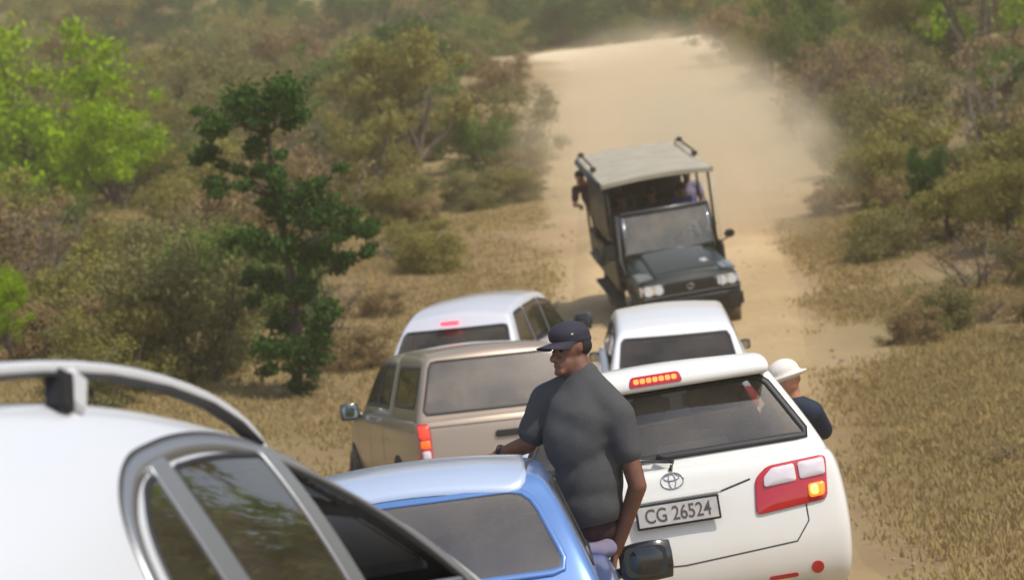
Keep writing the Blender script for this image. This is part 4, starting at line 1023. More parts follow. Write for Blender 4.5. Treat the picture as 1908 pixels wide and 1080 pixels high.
def man_in_window():
    t = thing('person', 'man in grey T-shirt and dark cap sitting in the open window of the blue hatchback', 'person')
    Z = 11.9
    A = lambda px, py, dz=0.0: at(px, py, Z + dz)
    headc = A(1062, 655, 0.0)
    face = Vector((-0.82, -0.56, 0.03))
    neck0 = A(1088, 706); chest = A(1085, 790, -0.02); belly = A(1098, 890, 0.0); hip = A(1100, 975, 0.05)
    shL = A(1020, 745, 0.10); elL = A(985, 826, 0.10); wrL = A(928, 848, 0.18)
    shR = A(1150, 775, -0.06); elR = A(1188, 905, -0.08); wrR = A(1146, 1030, 0.02)
    HP, g, M3 = head_parts(headc, face, Vector((-0.05, 0, 1)), s=0.92)
    kneeL = at(1010, 1040, 12.3); kneeR = at(1040, 1060, 12.1); footL = kneeL + Vector((0, 0.15, -0.42)); footR = kneeR + Vector((0, 0.12, -0.42))
    body_p = HP + [(headc + Vector((0.02, 0, -0.05)), neck0, 0.058, 0.068), (chest, (0.135, 0.10, 0.18), None), (belly, (0.12, 0.10, 0.17), None), (hip, (0.13, 0.115, 0.11), None),
        (neck0, shL, 0.06, 0.065), (neck0, shR, 0.06, 0.065), (shL, elL, 0.056, 0.043), (elL, wrL, 0.044, 0.030), (shR, elR, 0.054, 0.042), (elR, wrR, 0.043, 0.028),
        (hip, kneeL, 0.09, 0.065), (hip, kneeR, 0.09, 0.065), (kneeL, footL, 0.06, 0.04), (kneeR, footR, 0.06, 0.04), (footL, footL + Vector((0, .18, -.05)), .04, .03), (footR, footR + Vector((0, .18, -.05)), .04, .03)]
    body_p += hand_parts(wrL, (-1, 0.1, -0.05), (0, 0, -1), (0, 1, 0), 0.25)
    body_p += hand_parts(wrR, (-0.20, 0.1, -1), (-1, 0, 0), (0, 1, 0), 0.6)
    skin_obj('body', caps_mesh(body_p, 0.0075, 3), MT['skin'], t)
    eyes(t, g, M3)
    # T-shirt: looser shell, with sleeves ending above the elbow
    sl_l = shL.lerp(elL, 0.72); sl_r = shR.lerp(elR, 0.52)
    sh_p = [(neck0 + Vector((0, 0, 0.015)), chest + Vector((0, 0, 0.04)), 0.075, 0.135), (chest, (0.170, 0.128, 0.19), None), (chest + Vector((-0.04, -0.01, -0.06)), (0.15, 0.122, 0.18), None), (belly, (0.158, 0.135, 0.20), None),
            (A(1100, 940, 0.0), (0.152, 0.135, 0.14), None), (neck0 + Vector((0, 0, -0.02)), shL, 0.085, 0.085), (neck0 + Vector((0, 0, -0.02)), shR, 0.088, 0.085),
            (shL, sl_l, 0.083, 0.075), (shR, sl_r, 0.082, 0.068), (chest, shR, 0.12, 0.08), (belly, hip + Vector((0, 0, 0.02)), 0.135, 0.13)]
    me = caps_mesh(sh_p, 0.009, 26)
    # cloth folds
    for v in me.vertices:
        p = v.co; k = 0.003*noise.noise(Vector((p.x*5, p.y*5, p.z*7 + p.x*6))) + 0.003*noise.noise(Vector((p.x*10 + p.z*12, p.y*9, p.z*16 - p.x*14)))
        v.co = p + v.normal * k
    # hem: cut flat below the belt line
    bm = bmesh.new(); bm.from_mesh(me)
    hz = A(1105, 985).z
    bmesh.ops.bisect_plane(bm, geom=bm.verts[:] + bm.edges[:] + bm.faces[:], plane_co=(0, 0, hz), plane_no=(0.1, 0, -1), clear_outer=True)
    bm.to_mesh(me); bm.free()
    ts = skin_obj('t_shirt', me, MT['tshirt'], t)
    so_ = ts.modifiers.new('thick', 'SOLIDIFY'); so_.thickness = 0.004
    # shorts
    sp = [(hip + Vector((0, 0, -0.01)), (0.15, 0.13, 0.11), None), (hip, kneeL.lerp(hip, 0.15), 0.11, 0.085), (hip, kneeR.lerp(hip, 0.15), 0.11, 0.085)]
    skin_obj('shorts', caps_mesh(sp, 0.01, 3), MT['shorts'], t)
    me = caps_mesh([(A(1112, 1022, -0.02), (0.10, 0.09, 0.05), None), (A(1098, 1040, 0.0), (0.08, 0.08, 0.06), None)], 0.008, 3)
    for v in me.vertices: v.co += v.normal * 0.01 * noise.noise(v.co * 22)
    skin_obj('jersey', me, MT['lilac'], t)
    # cap: crown, visor, button
    fv = Vector(face).normalized()
    cm = caps_mesh([(g(0, -0.005, 0.083), (0.084, 0.103, 0.064), M3), (g(0, -0.012, 0.06), (0.083, 0.103, 0.048), M3)], 0.007, 3)
    bm = bmesh.new(); bm.from_mesh(cm)
    bmesh.ops.bisect_plane(bm, geom=bm.verts[:] + bm.edges[:] + bm.faces[:], plane_co=g(0, 0, 0.047), plane_no=-(M3 @ Vector((0, -0.12, 1))), clear_outer=True)
    bm.to_mesh(cm); bm.free()
    cp = skin_obj('cap', cm, MT['capm'], t)
    V, F = [], []
    for layer in (0, 1):
        for j in range(7):
            for i in range(13):
                a = R(-78 + 156*i/12); rr = 0.072 + 0.0
                base_ = Vector((0.084*math.sin(a), 0.092*math.cos(a), 0.052)); tip = Vector((0.080*math.sin(a), 0.105*math.cos(a) + 0.085*max(0, math.cos(a))**0.6, 0.034 - 0.02*math.sin(a)**2))
                p = base_.lerp(tip, j/6); V.append(g(p.x, p.y, p.z - 0.004*layer))
    n = 91
    for j in range(6):
        for i in range(12):
            q = (j*13+i, j*13+i+1, (j+1)*13+i+1, (j+1)*13+i); F.append(q); F.append(tuple(x + n for x in q[::-1]))
    for i in range(12): F.append((78+i, 78+i+1, 78+i+1+n, 78+i+n))
    mesh_obj('visor', V, F, MT['capm'], cp, smooth=True)
    ellip('cap_button', g(0, -0.005, 0.147), (0.01, 0.01, 0.006), MT['capm'], cp, n=10)
    V = [g(-0.0885 - 0.001, y, z) for y, z in ((-0.04, 0.075), (0.02, 0.07), (0.022, 0.09), (-0.03, 0.098))]
    ellip('cap_badge', g(0.078, -0.03, 0.085), (0.008, 0.022, 0.012), MT['plate'], cp, n=12, rot=M3)
    ellip('cap_badge', g(-0.078, 0.02, 0.085), (0.008, 0.022, 0.010), MT['plate'], cp, n=12, rot=M3)
    # hair below the cap
    hm = caps_mesh([(g(0, -0.035, 0.025), (0.079, 0.078, 0.058), M3)], 0.008, 2)
    skin_obj('hair', hm, MT['hair'], t)
    # watch
    wd = (wrL - elL).normalized(); c = elL.lerp(wrL, 0.86)
    a = wd.cross(Vector((0, 0, 1))).normalized(); b = wd.cross(a)
    ringp = [c + (a*math.cos(x) + b*math.sin(x))*0.036 for x in np.linspace(0, 2*math.pi, 17)]
    wt = tube('watch_strap', ringp, 0.010, MT['black'], t, n=6)
    return t
man = man_in_window()

def leaning_person():
    t = thing('person', 'person in cream sun hat and navy shirt leaning out of the white SUV window', 'person')
    Z = 16.6
    A = lambda px, py, dz=0.0: at(px, py, Z + dz)
    hc = A(1468, 715); HP, g, M3 = head_parts(hc, Vector((0.15, 1, -0.05)), Vector((-0.25, 0, 1)), s=1.05)
    chest = A(1478, 800, 0.05); neck = A(1480, 745); shR = A(1512, 768, 0.0); shL = A(1440, 770, 0.05); elR = A(1532, 800, 0.15); wrR = A(1500, 815, 0.35)
    hip = A(1400, 880, 0.0)
    bp = HP + [(hc, neck, 0.05, 0.055), (chest, (0.12, 0.11, 0.17), None), (chest, hip, 0.12, 0.13), (neck, shR, 0.055, 0.06), (neck, shL, 0.055, 0.06), (shR, elR, 0.052, 0.042), (elR, wrR, 0.042, 0.03)]
    bp += hand_parts(wrR, (-0.6, 0.8, 0), (0, 0, -1), (-1, 0, 0), 0.4)
    skin_obj('body', caps_mesh(bp, 0.009, 3), MT['skin2'], t)
    eyes(t, g, M3)
    sp = [(neck + Vector((0, 0, -0.03)), shR, 0.075, 0.08), (neck + Vector((0, 0, -0.03)), shL, 0.075, 0.08), (chest, (0.145, 0.13, 0.19), None), (chest, hip, 0.14, 0.15), (shR, elR, 0.078, 0.068), (elR, elR.lerp(wrR, 0.3), 0.062, 0.055)]
    skin_obj('shirt', caps_mesh(sp, 0.011, 4), MT['navy'], t)
    hm = caps_mesh([(g(0, -0.01, 0.075), (0.105, 0.125, 0.085), M3), (g(0, 0.0, 0.045), (0.15, 0.16, 0.022), M3)], 0.008, 4)
    skin_obj('sun_hat', hm, MT['hat'], t)
    return t
leaning_person()

def passenger(label, lx, ly, lz, cloth, hatm, lean=0.0, turn=0.0, skin='skin'):
    """seated figure in truck coordinates"""
    t = thing('person', label, 'person', 'passengers under the truck canopy')
    W = truck.matrix_world
    hip = Vector((lx, ly, lz)); chest = hip + Vector((lean*0.4, 0.02, 0.34)); neck = hip + Vector((lean*0.7, 0.03, 0.52)); hc = hip + Vector((lean, 0.05, 0.66))
    HP, g, M3 = head_parts(hc, Vector((math.sin(turn), math.cos(turn), -0.05)))
    shs = [neck + Vector((s*0.17, 0, -0.05)) for s in (1, -1)]; els = [sh_ + Vector((s*0.06, 0.10, -0.25)) for sh_, s in zip(shs, (1, -1))]; wrs = [e + Vector((-s*0.06, 0.22, 0.02)) for e, s in zip(els, (1, -1))]
    kn = [hip + Vector((s*0.12, 0.42, 0.0)) for s in (1, -1)]; ft = [k + Vector((0, 0.02, -0.40)) for k in kn]
    bp = HP + [(hc, neck, 0.05, 0.055), (chest, (0.14, 0.10, 0.19), None), (hip, (0.15, 0.12, 0.11), None), (chest, hip, 0.12, 0.13)]
    for k in (0, 1):
        bp += [(neck, shs[k], 0.05, 0.058), (shs[k], els[k], 0.05, 0.04), (els[k], wrs[k], 0.04, 0.028), (hip, kn[k], 0.085, 0.06), (kn[k], ft[k], 0.055, 0.04), (ft[k], ft[k] + Vector((0, 0.16, -0.02)), 0.04, 0.03)]
        bp += hand_parts(wrs[k], (0, 1, -0.1), (0, 0, -1), (-1 if k == 0 else 1, 0, 0), 0.5)
    skin_obj('body', caps_mesh(bp, 0.013, 2), MT[skin], t)
    sp = [(chest, (0.165, 0.125, 0.20), None), (chest, hip + Vector((0, 0, 0.04)), 0.145, 0.15)]
    for k in (0, 1): sp += [(neck + Vector((0, 0, -0.03)), shs[k], 0.07, 0.072), (shs[k], shs[k].lerp(els[k], 0.6), 0.07, 0.062)]
    skin_obj('shirt', caps_mesh(sp, 0.014, 3), cloth, t)
    tp = [(hip, (0.16, 0.13, 0.11), None)] + [(hip, kn[k], 0.095, 0.072) for k in (0, 1)] + [(kn[k], ft[k].lerp(kn[k], 0.15), 0.068, 0.055) for k in (0, 1)]
    skin_obj('trousers', caps_mesh(tp, 0.015, 2), MT['black'], t)
    hm = caps_mesh([(g(0, -0.015, 0.06), (0.088, 0.105, 0.075), M3)], 0.010, 2)
    skin_obj('hat' if hatm is not MT['hair'] else 'hair', hm, hatm, t)
    t.matrix_world = W
    return t
passenger('truck driver in khaki shirt behind the windscreen', 0.38 - 0.76, 0.02, 0.98, MT['canvas'], MT['hair'])
passenger('passenger in purple top on the front bench, photo right', -0.50, -0.62, 1.26, MT['purple'], MT['hair'])
passenger('passenger in pale lilac top beside the front canopy pole', -0.74, -1.36, 1.38, MT['lilac'], MT['hair'], turn=0.2)
passenger('passenger in dark shirt at the middle of the front bench', 0.0, -0.62, 1.26, MT['navy'], MT['hair'])
passenger('passenger in maroon top near the left canopy pole', 0.50, -0.62, 1.26, MT['maroon'], MT['hair'])
passenger('passenger in maroon top leaning out at the rear bench', 0.72, -2.14, 1.50, MT['maroon'], MT['capm'], lean=0.24, turn=0.5, skin='skin2')
passenger('passenger in black shirt on the middle bench', 0.45, -1.38, 1.38, MT['black'], MT['hair'], turn=-0.3)

# ------------------------------------------------------------------ vegetation
def leaf_cloud(clumps, n, size, seed, shell_bias=0.5, aspect=0.5):
    """leaf-sized quads spread through ellipsoidal clumps; clumps: (x,y,z,rx,ry,rz)"""
    rg = np.random.RandomState(seed); cl = np.array(clumps, float)
    vol = cl[:, 3]*cl[:, 4]*cl[:, 5]; pr = vol**0.75; pr /= pr.sum()
    pick = rg.choice(len(cl), n, p=pr)
    d = rg.normal(size=(n, 3)); d /= np.linalg.norm(d, axis=1)[:, None]
    r = rg.rand(n)**shell_bias * (0.75 + 0.55*rg.rand(n)**2)
    # gaps: modulate radius by direction
    c = cl[pick]; p = c[:, :3] + d * r[:, None] * c[:, 3:]
    a = rg.normal(size=(n, 3)); a /= np.linalg.norm(a, axis=1)[:, None]
    b = np.cross(a, d + 0.6*rg.normal(size=(n, 3))); b /= np.linalg.norm(b, axis=1)[:, None]
    s = size * (0.6 + 0.8*rg.rand(n))[:, None]
    V = np.stack([p - a*s*0.5, p + b*s*aspect*0.5, p + a*s*0.5, p - b*s*aspect*0.5], 1).reshape(-1, 3)
    return V
def quads_mesh(name, V, m):
    n = len(V)//4; me = bpy.data.meshes.new(name)
    me.vertices.add(len(V)); me.vertices.foreach_set('co', V.astype(np.float32).ravel())
    me.loops.add(n*4); me.loops.foreach_set('vertex_index', np.arange(n*4, dtype=np.int32))
    me.polygons.add(n); me.polygons.foreach_set('loop_start', np.arange(0, n*4, 4, dtype=np.int32))
    me.update(calc_edges=True); me.validate(); me.materials.append(m)
    return me
def branch_mesh(name, tips, seed, r0=0.05, m=None, twigs=0, base=(0, 0, -0.1)):
    rg = random.Random(seed); V, F = [], []
    def add(pts, rad):
        v, f = tube_data(pts, rad, 5); o = len(V); V.extend(v); F.extend([tuple(i + o for i in q) for q in f])
    b = Vector(base)
    for tp in tips:
        tp = Vector(tp); mid = b.lerp(tp, 0.5) + Vector((rg.uniform(-1, 1), rg.uniform(-1, 1), rg.uniform(-0.2, 0.5))) * 0.12 * (tp - b).length
        q1 = b.lerp(mid, 0.5) + Vector((rg.uniform(-.05, .05), rg.uniform(-.05, .05), 0)); L = (tp - b).length
        add([b, q1, mid, tp], [r0, r0*0.75, r0*0.5, r0*0.15])
        for k in range(twigs):
            s = mid.lerp(tp, rg.random()) if rg.random() < 0.6 else b.lerp(mid, rg.uniform(0.3, 1))
            d = Vector((rg.uniform(-1, 1), rg.uniform(-1, 1), rg.uniform(-0.1, 1.0))).normalized() * L * rg.uniform(0.2, 0.45)
            e = s + d; mm = s.lerp(e, 0.5) + Vector((rg.uniform(-1, 1), rg.uniform(-1, 1), rg.uniform(-1, 1))) * 0.08 * L
            add([s, mm, e], [r0*0.28, r0*0.18, r0*0.06])
            for _ in range(2):
                e2 = mm + Vector((rg.uniform(-1, 1), rg.uniform(-1, 1), rg.uniform(-0.2, 1))).normalized() * L * 0.17
                add([mm, e2], [r0*0.12, r0*0.05])
    me = bpy.data.meshes.new(name); me.from_pydata([tuple(v) for v in V], [], F); me.update(); me.materials.append(m or MT['bark'])
    return me
# templates, unit-ish size (radius 1, height ~1.6)
TPL = []
for k in range(6):
    rg = random.Random(100 + k); cl = []
    for q in range(15):
        a = rg.uniform(0, 6.28); rr = rg.uniform(0.1, 0.75); zz = rg.uniform(0.25, 1.35); s = rg.uniform(0.22, 0.42) * (1 - 0.3*abs(zz - 0.8))
        cl.append((rr*math.cos(a), rr*math.sin(a), zz, s*1.15, s*1.15, s*0.8))
    for q in range(26):
        a = rg.uniform(0, 6.28); rr = rg.uniform(0.45, 0.88); zz = rg.uniform(0.15, 1.45); cl.append((rr*math.cos(a), rr*math.sin(a), zz * (1.15 - 0.3*rr), 0.21, 0.21, 0.13))
    crown = quads_mesh('crown', leaf_cloud(cl, 11000, 0.056, 200 + k, 0.5), LEAF['olive'])
    stem = branch_mesh('trunk', [(c[0], c[1], c[2]) for c in cl[:9]], 300 + k, 0.05, twigs=2)
    TPL.append((crown, stem))
DRY = []
for k in range(3):
    rg = random.Random(500 + k)
    tips = [(rg.uniform(-0.9, 0.9), rg.uniform(-0.9, 0.9), rg.uniform(0.7, 1.5)) for _ in range(11)]
    stem = branch_mesh('trunk', tips, 600 + k, 0.035, MT['twig'], twigs=9)
    cl = [(*t_, 0.3, 0.3, 0.25) for t_ in tips]
    crown = quads_mesh('crown', leaf_cloud(cl, 900, 0.06, 700 + k, 0.6), LEAF['brown'])
    DRY.append((crown, stem))
def bush(name, label, cat, x, y, w, h, leaf, group=None, tpl=None, dry=False, lift=0.0, seed=None):
    t = thing(name, label, cat, group)
    T = (DRY if dry else TPL); k = random.randrange(len(T)) if tpl is None else tpl % len(T); cr, st = T[k]
    c = bpy.data.objects.new('crown', cr); C.objects.link(c); c.parent = t
    c.material_slots[0].link = 'OBJECT'; c.material_slots[0].material = LEAF[leaf]
    s = bpy.data.objects.new('trunk', st); C.objects.link(s); s.parent = t
    t.location = (x, y, ground(x, y) - 0.05 + (lift if cat == 'tree' else lift - 0.20 * h)); t.rotation_euler = (0, 0, random.uniform(0, 6.28)); t.scale = (w/2, w/2, h/1.6)
    return t
taken = []
LM = [('dark green broad-leaved tree', -3.2, 38.0)]
def pbush(name, label, cat, px, Y, w, h, leaf, lm=None, **k):
    p = at(px, 400, Y)
    if lm: LM.append((lm, p.x, Y))
    taken.append((p.x, Y, w*0.5)); return bush(name, label, cat, p.x, Y, w, h, leaf, **k)

# the dark green tree left of the queue: clumps read off its outline
def dark_tree():
    Y = 38.0; t = thing('broadleaf_tree', 'dark green broad-leaved tree with a ragged crown left of the queue', 'tree')
    b = at(545, 700, Y); b.z = ground(b.x, b.y) - 0.05
    spec = [(455, 195, .42, .34), (530, 175, .40, .30), (545, 215, .28, .18), (400, 235, .30, .22), (385, 285, .20, .17), (400, 345, .24, .16), (455, 345, .18, .10), (475, 275, .20, .2), (515, 330, .20, .20), (530, 385, .42, .34), (600, 400, .48, .34), (575, 355, .24, .2), (655, 425, .26, .14), (692, 425, .16, .17),
            (460, 440, .36, .14), (520, 460, .46, .24), (585, 470, .40, .24), (640, 485, .26, .1), (505, 525, .25, .2), (560, 540, .30, .24), (470, 510, .20, .1), (600, 585, .22, .25), (535, 600, .38, .26), (500, 650, .36, .20), (560, 650, .45, .22), (595, 625, .22, .2), (585, 670, .30, .12)]
    cl = []
    for i, (px, py, rx, rz) in enumerate(spec):
        p = at(px, py, Y + random.uniform(-0.7, 0.7)) - b; cl.append((p.x, p.y, p.z, rx, 0.36, rz))
    cr = bpy.data.objects.new('crown', quads_mesh('crown', leaf_cloud([(x, y, z, a*1.0, 0.40, c*1.05) for x, y, z, a, _, c in cl] + [(x + random.uniform(-.5, .5), y, z + random.uniform(-.4, .4), .16, .2, .10) for x, y, z, a, _, c in cl for _q in (1, 2)], 26000, 0.072, 11, 0.6, 0.65), LEAF['dark'])); C.objects.link(cr); cr.parent = t
    tp = [Vector((0, 0, -0.1))] + [at(px, py, Y) - b for px, py in ((556, 655), (548, 560), (535, 470), (512, 370), (500, 250), (480, 190))]
    V, F = tube_data(tp, [0.09, 0.08, 0.07, 0.06, 0.045, 0.03, 0.012], 8)
    for c in cl:
        c = Vector(c[:3]); q = min(tp[1:], key=lambda k: (k - c).length + (0.6 if k.z > c.z else 0)); m_ = q.lerp(c, 0.5) + Vector((0, 0, 0.07))
        v, f = tube_data([q, m_, c], [0.035, 0.024, 0.008], 5); o_ = len(V); V += v; F += [tuple(i + o_ for i in k) for k in f]
    mesh_obj('trunk', V, F, MT['bark'], t, smooth=True)
    t.location = b; taken.append((b.x, b.y, 1.6))
dark_tree()
pbush('yellow_green_bush', 'bright yellow-green bush filling the top left corner', 'bush', 75, 70, 6.4, 5.6, 'yellow', tpl=1, lift=0.6, lm='bright yellow-green corner bush')
pbush('yellow_green_bush', 'yellow-green bush just right of the brightest corner bush', 'bush', 225, 66, 3.0, 3.2, 'yellow', tpl=2, lift=0.9)
pbush('yellow_green_shrub', 'small yellow-green shrub at the left edge half way up', 'bush', -10, 40, 1.0, 1.3, 'yellow', tpl=3, lift=0.8, lm='small yellow-green edge shrub')
pbush('thorn_tree', 'olive flat-crowned thorn tree left of the dusty road', 'tree', 790, 72, 4.4, 3.6, 'olive', tpl=4, lift=0.8, lm='flat-crowned thorn tree')
pbush('thorn_tree', 'olive thorn tree with dark brown shade beneath it, behind the dark green tree', 'tree', 690, 66, 2.8, 2.6, 'olive', tpl=0, lift=0.4)
pbush('green_bush', 'blue-green bush high on the left slope', 'bush', 790, 112, 4.4, 4.0, 'dark', tpl=5, lm='blue-green bush')
pbush('green_bush', 'mid-green bush high on the slope above the thorn tree', 'bush', 690, 105, 5.0, 4.0, 'green', tpl=2)
pbush('brown_bush', 'brown dry bush at the left side of the crest', 'bush', 965, 104, 3.6, 3.0, 'brown', tpl=0, lm='brown crest bush')
pbush('grey_green_bush', 'grey-green bush left of the truck canopy', 'bush', 975, 78, 3.4, 3.0, 'grey', tpl=1)
pbush('grey_green_bush', 'dull green bush between thorn tree and truck', 'bush', 905, 74, 2.6, 2.3, 'green', tpl=3)
pbush('brown_bush', 'brown dry bush on the bank at the right of the upper road', 'bush', 1412, 112, 4.6, 3.2, 'brown', tpl=3)
pbush('green_tree', 'dark green tree right of the crest beside the road', 'tree', 1535, 96, 4.0, 5.6, 'green', tpl=0, lm='dark roadside tree')
pbush('yellow_green_tree', 'yellow-green tree in the top right corner', 'tree', 1850, 88, 6.0, 6.2, 'yellow', tpl=4, lm='yellow-green corner tree')
pbush('dry_shrub', 'dark grey tangle of bare branches on the right slope', 'bush', 1850, 62, 3.6, 3.6, 'brown', dry=True, tpl=1, lm='grey branch tangle')
pbush('green_bush', 'small deep green bush alone on the right slope', 'bush', 1735, 50, 0.95, 1.5, 'dark', tpl=2, lift=0.7, lm='small deep green bush')
pbush('olive_bush', 'olive bush at the right edge above the grass', 'bush', 1880, 46, 1.8, 1.7, 'olive', tpl=5, lift=0.3)
pbush('olive_bush', 'wide olive bush low on the right slope', 'bush', 1700, 60, 3.2, 2.6, 'olive', tpl=1, lm='wide olive bush')
pbush('dry_shrub', 'bare dry shrub fallen low on the right verge', 'bush', 1860, 24, 0.8, 0.30, 'brown', dry=True, tpl=2)
pbush('dark_bush', 'dark green bush above the crest, left of centre', 'bush', 1070, 168, 7, 5.5, 'dark', tpl=3, lm='dark crest-top bush')
pbush('dark_bush', 'dark green bush above the crest, right of centre', 'bush', 1300, 172, 8, 5.0, 'dark', tpl=4)
pbush('olive_bush', 'pale olive bush on the far skyline at the top left', 'bush', 130, 222, 16, 9, 'olive', tpl=2)
pbush('olive_bush', 'wide olive bush on the far skyline above the corner bush', 'bush', 330, 215, 14, 8, 'grey', tpl=0)
pbush('olive_bush', 'hazy grey bush on the farthest skyline at the top left corner', 'bush', 150, 250, 22, 11, 'grey', tpl=4)
pbush('olive_bush', 'hazy green bush on the farthest skyline near the top left', 'bush', 345, 245, 18, 10, 'green', tpl=5)
pbush('green_bush', 'fresh green bush above the middle of the crest', 'bush', 1215, 164, 3, 3.2, 'green', tpl=0, lm='fresh green crest bush')

kinds = [('olive_bush', 'olive', 'olive bush among the thicket on the {} slope', 'bush'), ('grey_green_bush', 'grey', 'dusty grey-green bush in the thicket on the {} slope', 'bush'),
         ('green_bush', 'green', 'mid-green bush in the thicket on the {} slope', 'bush'), ('dry_shrub', 'brown', 'brown leafless thorn shrub on the {} slope', 'bush'), ('brown_bush', 'brown', 'bush with dry brown leaves on the {} slope', 'bush')]
rg = random.Random(42); placed = 0; tries = 0; keys = list(taken)
while placed < 300 and tries < 90000:
    tries += 1
    far = placed >= 222; near = placed < 75
    Y = rg.uniform(153, 215) if far else rg.uniform(36, 72) if near else 40 + 107 * rg.random()**1.1
    hw = Y * 0.2 + (2 if far else 4); x = rg.uniform(-hw, -0.08 * Y) if near else rg.uniform(-hw, hw)
    if far and placed % 3 == 2: Y = rg.uniform(160, 240); x = -Y * rg.uniform(0.08, 0.21)
    if far and placed % 3 == 1: Y = rg.uniform(154, 180); x = Y * rg.uniform(-0.02, 0.13)
    side = 'left' if x < road_c(min(Y, 150)) else 'right'
    d = abs(x - road_c(min(Y, 150))) - road_h(min(Y, 150))
    if Y < 152 and d < 1.8: continue
    if 131 < Y < 153 and -10 < x < 8: continue
    if 88 < Y < 134 and -0.004 < x/Y < 0.032: continue
    if side == 'right' and Y < 46 and x < 0.16 * Y: continue
    if side == 'left' and Y < 48 and x > -0.085 * Y: continue
    if side == 'left' and Y < 62 and d < 5.0: continue
    w = rg.uniform(1.2, 2.5) * (1 + Y / 140) * (1.3 if far else 1)
    if any((x - a)**2 + (Y - b)**2 < ((0.46 if not far else 0.4) * (w/2 + r_))**2 for a, b, r_ in taken): continue
    if any(abs(x/Y - a/b) < (r_*0.6 + w*0.3)/b and b - 12 < Y < b for a, b, r_ in keys): continue
    q = rg.random(); ki = 0 if q < .34 else 1 if q < .56 else 2 if q < .68 else 3 if q < .86 else 4
    if far: ki = 2 if q < 0.6 else 0
    nm, lf, lab, cat = kinds[ki]
    h = w * rg.uniform(0.65, 1.1)
    if far and rg.random() < 0.4: lf = 'dark'
    size = ('far' if far else 'tall' if h > 2.6 else 'low' if h < 1.7 else 'medium')
    where = 'beyond the crest track' if far else ('at the foot of the %s slope' if Y < 60 else 'half way up the %s slope' if Y < 95 else 'high on the %s slope') % side
    tone = {'olive': 'olive', 'grey': 'dusty grey-green', 'green': 'mid-green', 'dark': 'dark green', 'brown': 'dry brown'}[lf]
    lab = '%s %s %s %s %s' % (size, 'spreading' if w > 1.15*h else 'rounded', tone, 'thorn shrub of bare twigs' if ki == 3 else 'bush', where)
    best = min(LM, key=lambda q_: (abs(x/Y - q_[1]/q_[2]) * 300)**2 + (40*math.log(Y/q_[2]))**2); dy = Y - best[2]; dx = x/Y - best[1]/best[2]
    rel = ('far behind' if dy > 35 else 'behind') if dy > 9 else ('well in front of' if dy < -25 else 'in front of') if dy < -9 else ('right beside' if abs(dx) < 0.02 else 'to the left of' if dx < 0 else 'to the right of')
    if abs(dy) > 9 and abs(dx) > 0.022: rel = rel + (' and left of' if dx < 0 else ' and right of')
    rel = rel.replace(' of and', ' and')
    rel = rel.replace('well in front of', 'in front of').replace('far behind', 'behind')
    lab = '%s %s %s %s %s the %s' % (size, 'spreading' if w > 1.15*h else 'rounded', tone, 'thorn shrub' if ki == 3 else 'bush', rel, best[0])
    taken.append((x, Y, w/2)); random.seed(placed)
    bush(nm, lab, cat, x, Y, w, h, lf, group='%s %s' % ({'olive': 'olive bushes', 'grey': 'grey-green bushes', 'green': 'mid-green bushes', 'dark': 'dark green bushes', 'brown': 'dry brown bushes'}[lf], 'beyond the crest' if far else 'on the %s slope' % side), dry=(ki == 3))
    placed += 1
rg = random.Random(77); low = 0; tries = 0
while low < 60 and tries < 9000:
    tries += 1; left = low < 34
    Y = rg.uniform(40, 92) if left else rg.uniform(33, 62)
    x = Y * (rg.uniform(-0.10, 0.03) if left else rg.uniform(0.115, 0.21))
    d = abs(x - road_c(Y)) - road_h(Y)
    if d < 1.2 or (left and x > road_c(Y)) or (Y < 48 and left and x > -0.05 * Y): continue
    w = rg.uniform(0.9, 2.2) * (0.75 + Y / 140)
    if any((x - a)**2 + (Y - b)**2 < (0.4 * (w/2 + r_))**2 for a, b, r_ in taken): continue
    ki = rg.choice((0, 1, 1, 3, 4, 4)); nm, lf, _a, cat = kinds[ki]; h = w * rg.uniform(0.40, 0.62) * (1.0 if left else 1.15)
    q_ = min(LM, key=lambda q_: (abs(x/Y - q_[1]/q_[2]) * 300)**2 + (40*math.log(Y/q_[2]))**2); dy = Y - q_[2]; dx = x/Y - q_[1]/q_[2]
    rel = 'behind' if dy > 9 else 'in front of' if dy < -9 else 'left of' if dx < 0 else 'right of'
    tone = {'olive': 'olive', 'grey': 'grey-green', 'brown': 'dry brown'}[lf]
    taken.append((x, Y, w/2)); random.seed(1000 + low)
    bush(nm, 'low flat %s %s %s the %s' % (tone, 'thorn scrub' if ki == 3 else 'scrub bush', rel, q_[0]), 'bush', x, Y, w, h * 1.2, lf, group='low %s scrub %s' % (tone, 'left of the track' if left else 'right of the track'), dry=(ki == 3))
    low += 1
NUMW = ['', '', 'two', 'three', 'four', 'five', 'six', 'seven', 'eight', 'nine', 'ten', 'eleven', 'twelve']; ORD = ['', 'second', 'third', 'fourth', 'fifth', 'sixth', 'seventh', 'eighth', 'ninth', 'tenth', 'eleventh']
same = {}
for o in C.objects:
    if o.parent is None and o.get('group') and len(o['label'].split()) > 10:
        o['label'] = o['label'].replace('rounded ', '').replace('spreading ', '').replace('dusty ', '').replace('bare ', '').replace('and left of', 'left of').replace('and right of', 'right of').replace('broad-leaved ', '')
for o in C.objects:
    if o.parent is None and o.get('category') in ('bush', 'tree') and 'label' in o: same.setdefault(o['label'], []).append(o)
for lab, os_ in same.items():
    n = len(os_)
    if n < 2 or n > 12: continue
    os_.sort(key=lambda o: o.location.x / o.location.y)
    for k, o in enumerate(os_):
        w_ = 'leftmost' if k == 0 else 'rightmost' if k == n - 1 else 'middle one' if n == 3 else ORD[k] + ' from left'
        base = lab
        o['label'] = '%s, %s of %s' % (base, w_, NUMW[n]) if len(base.split()) + len(w_.split()) < 15 else '%s, %s' % (base, w_)
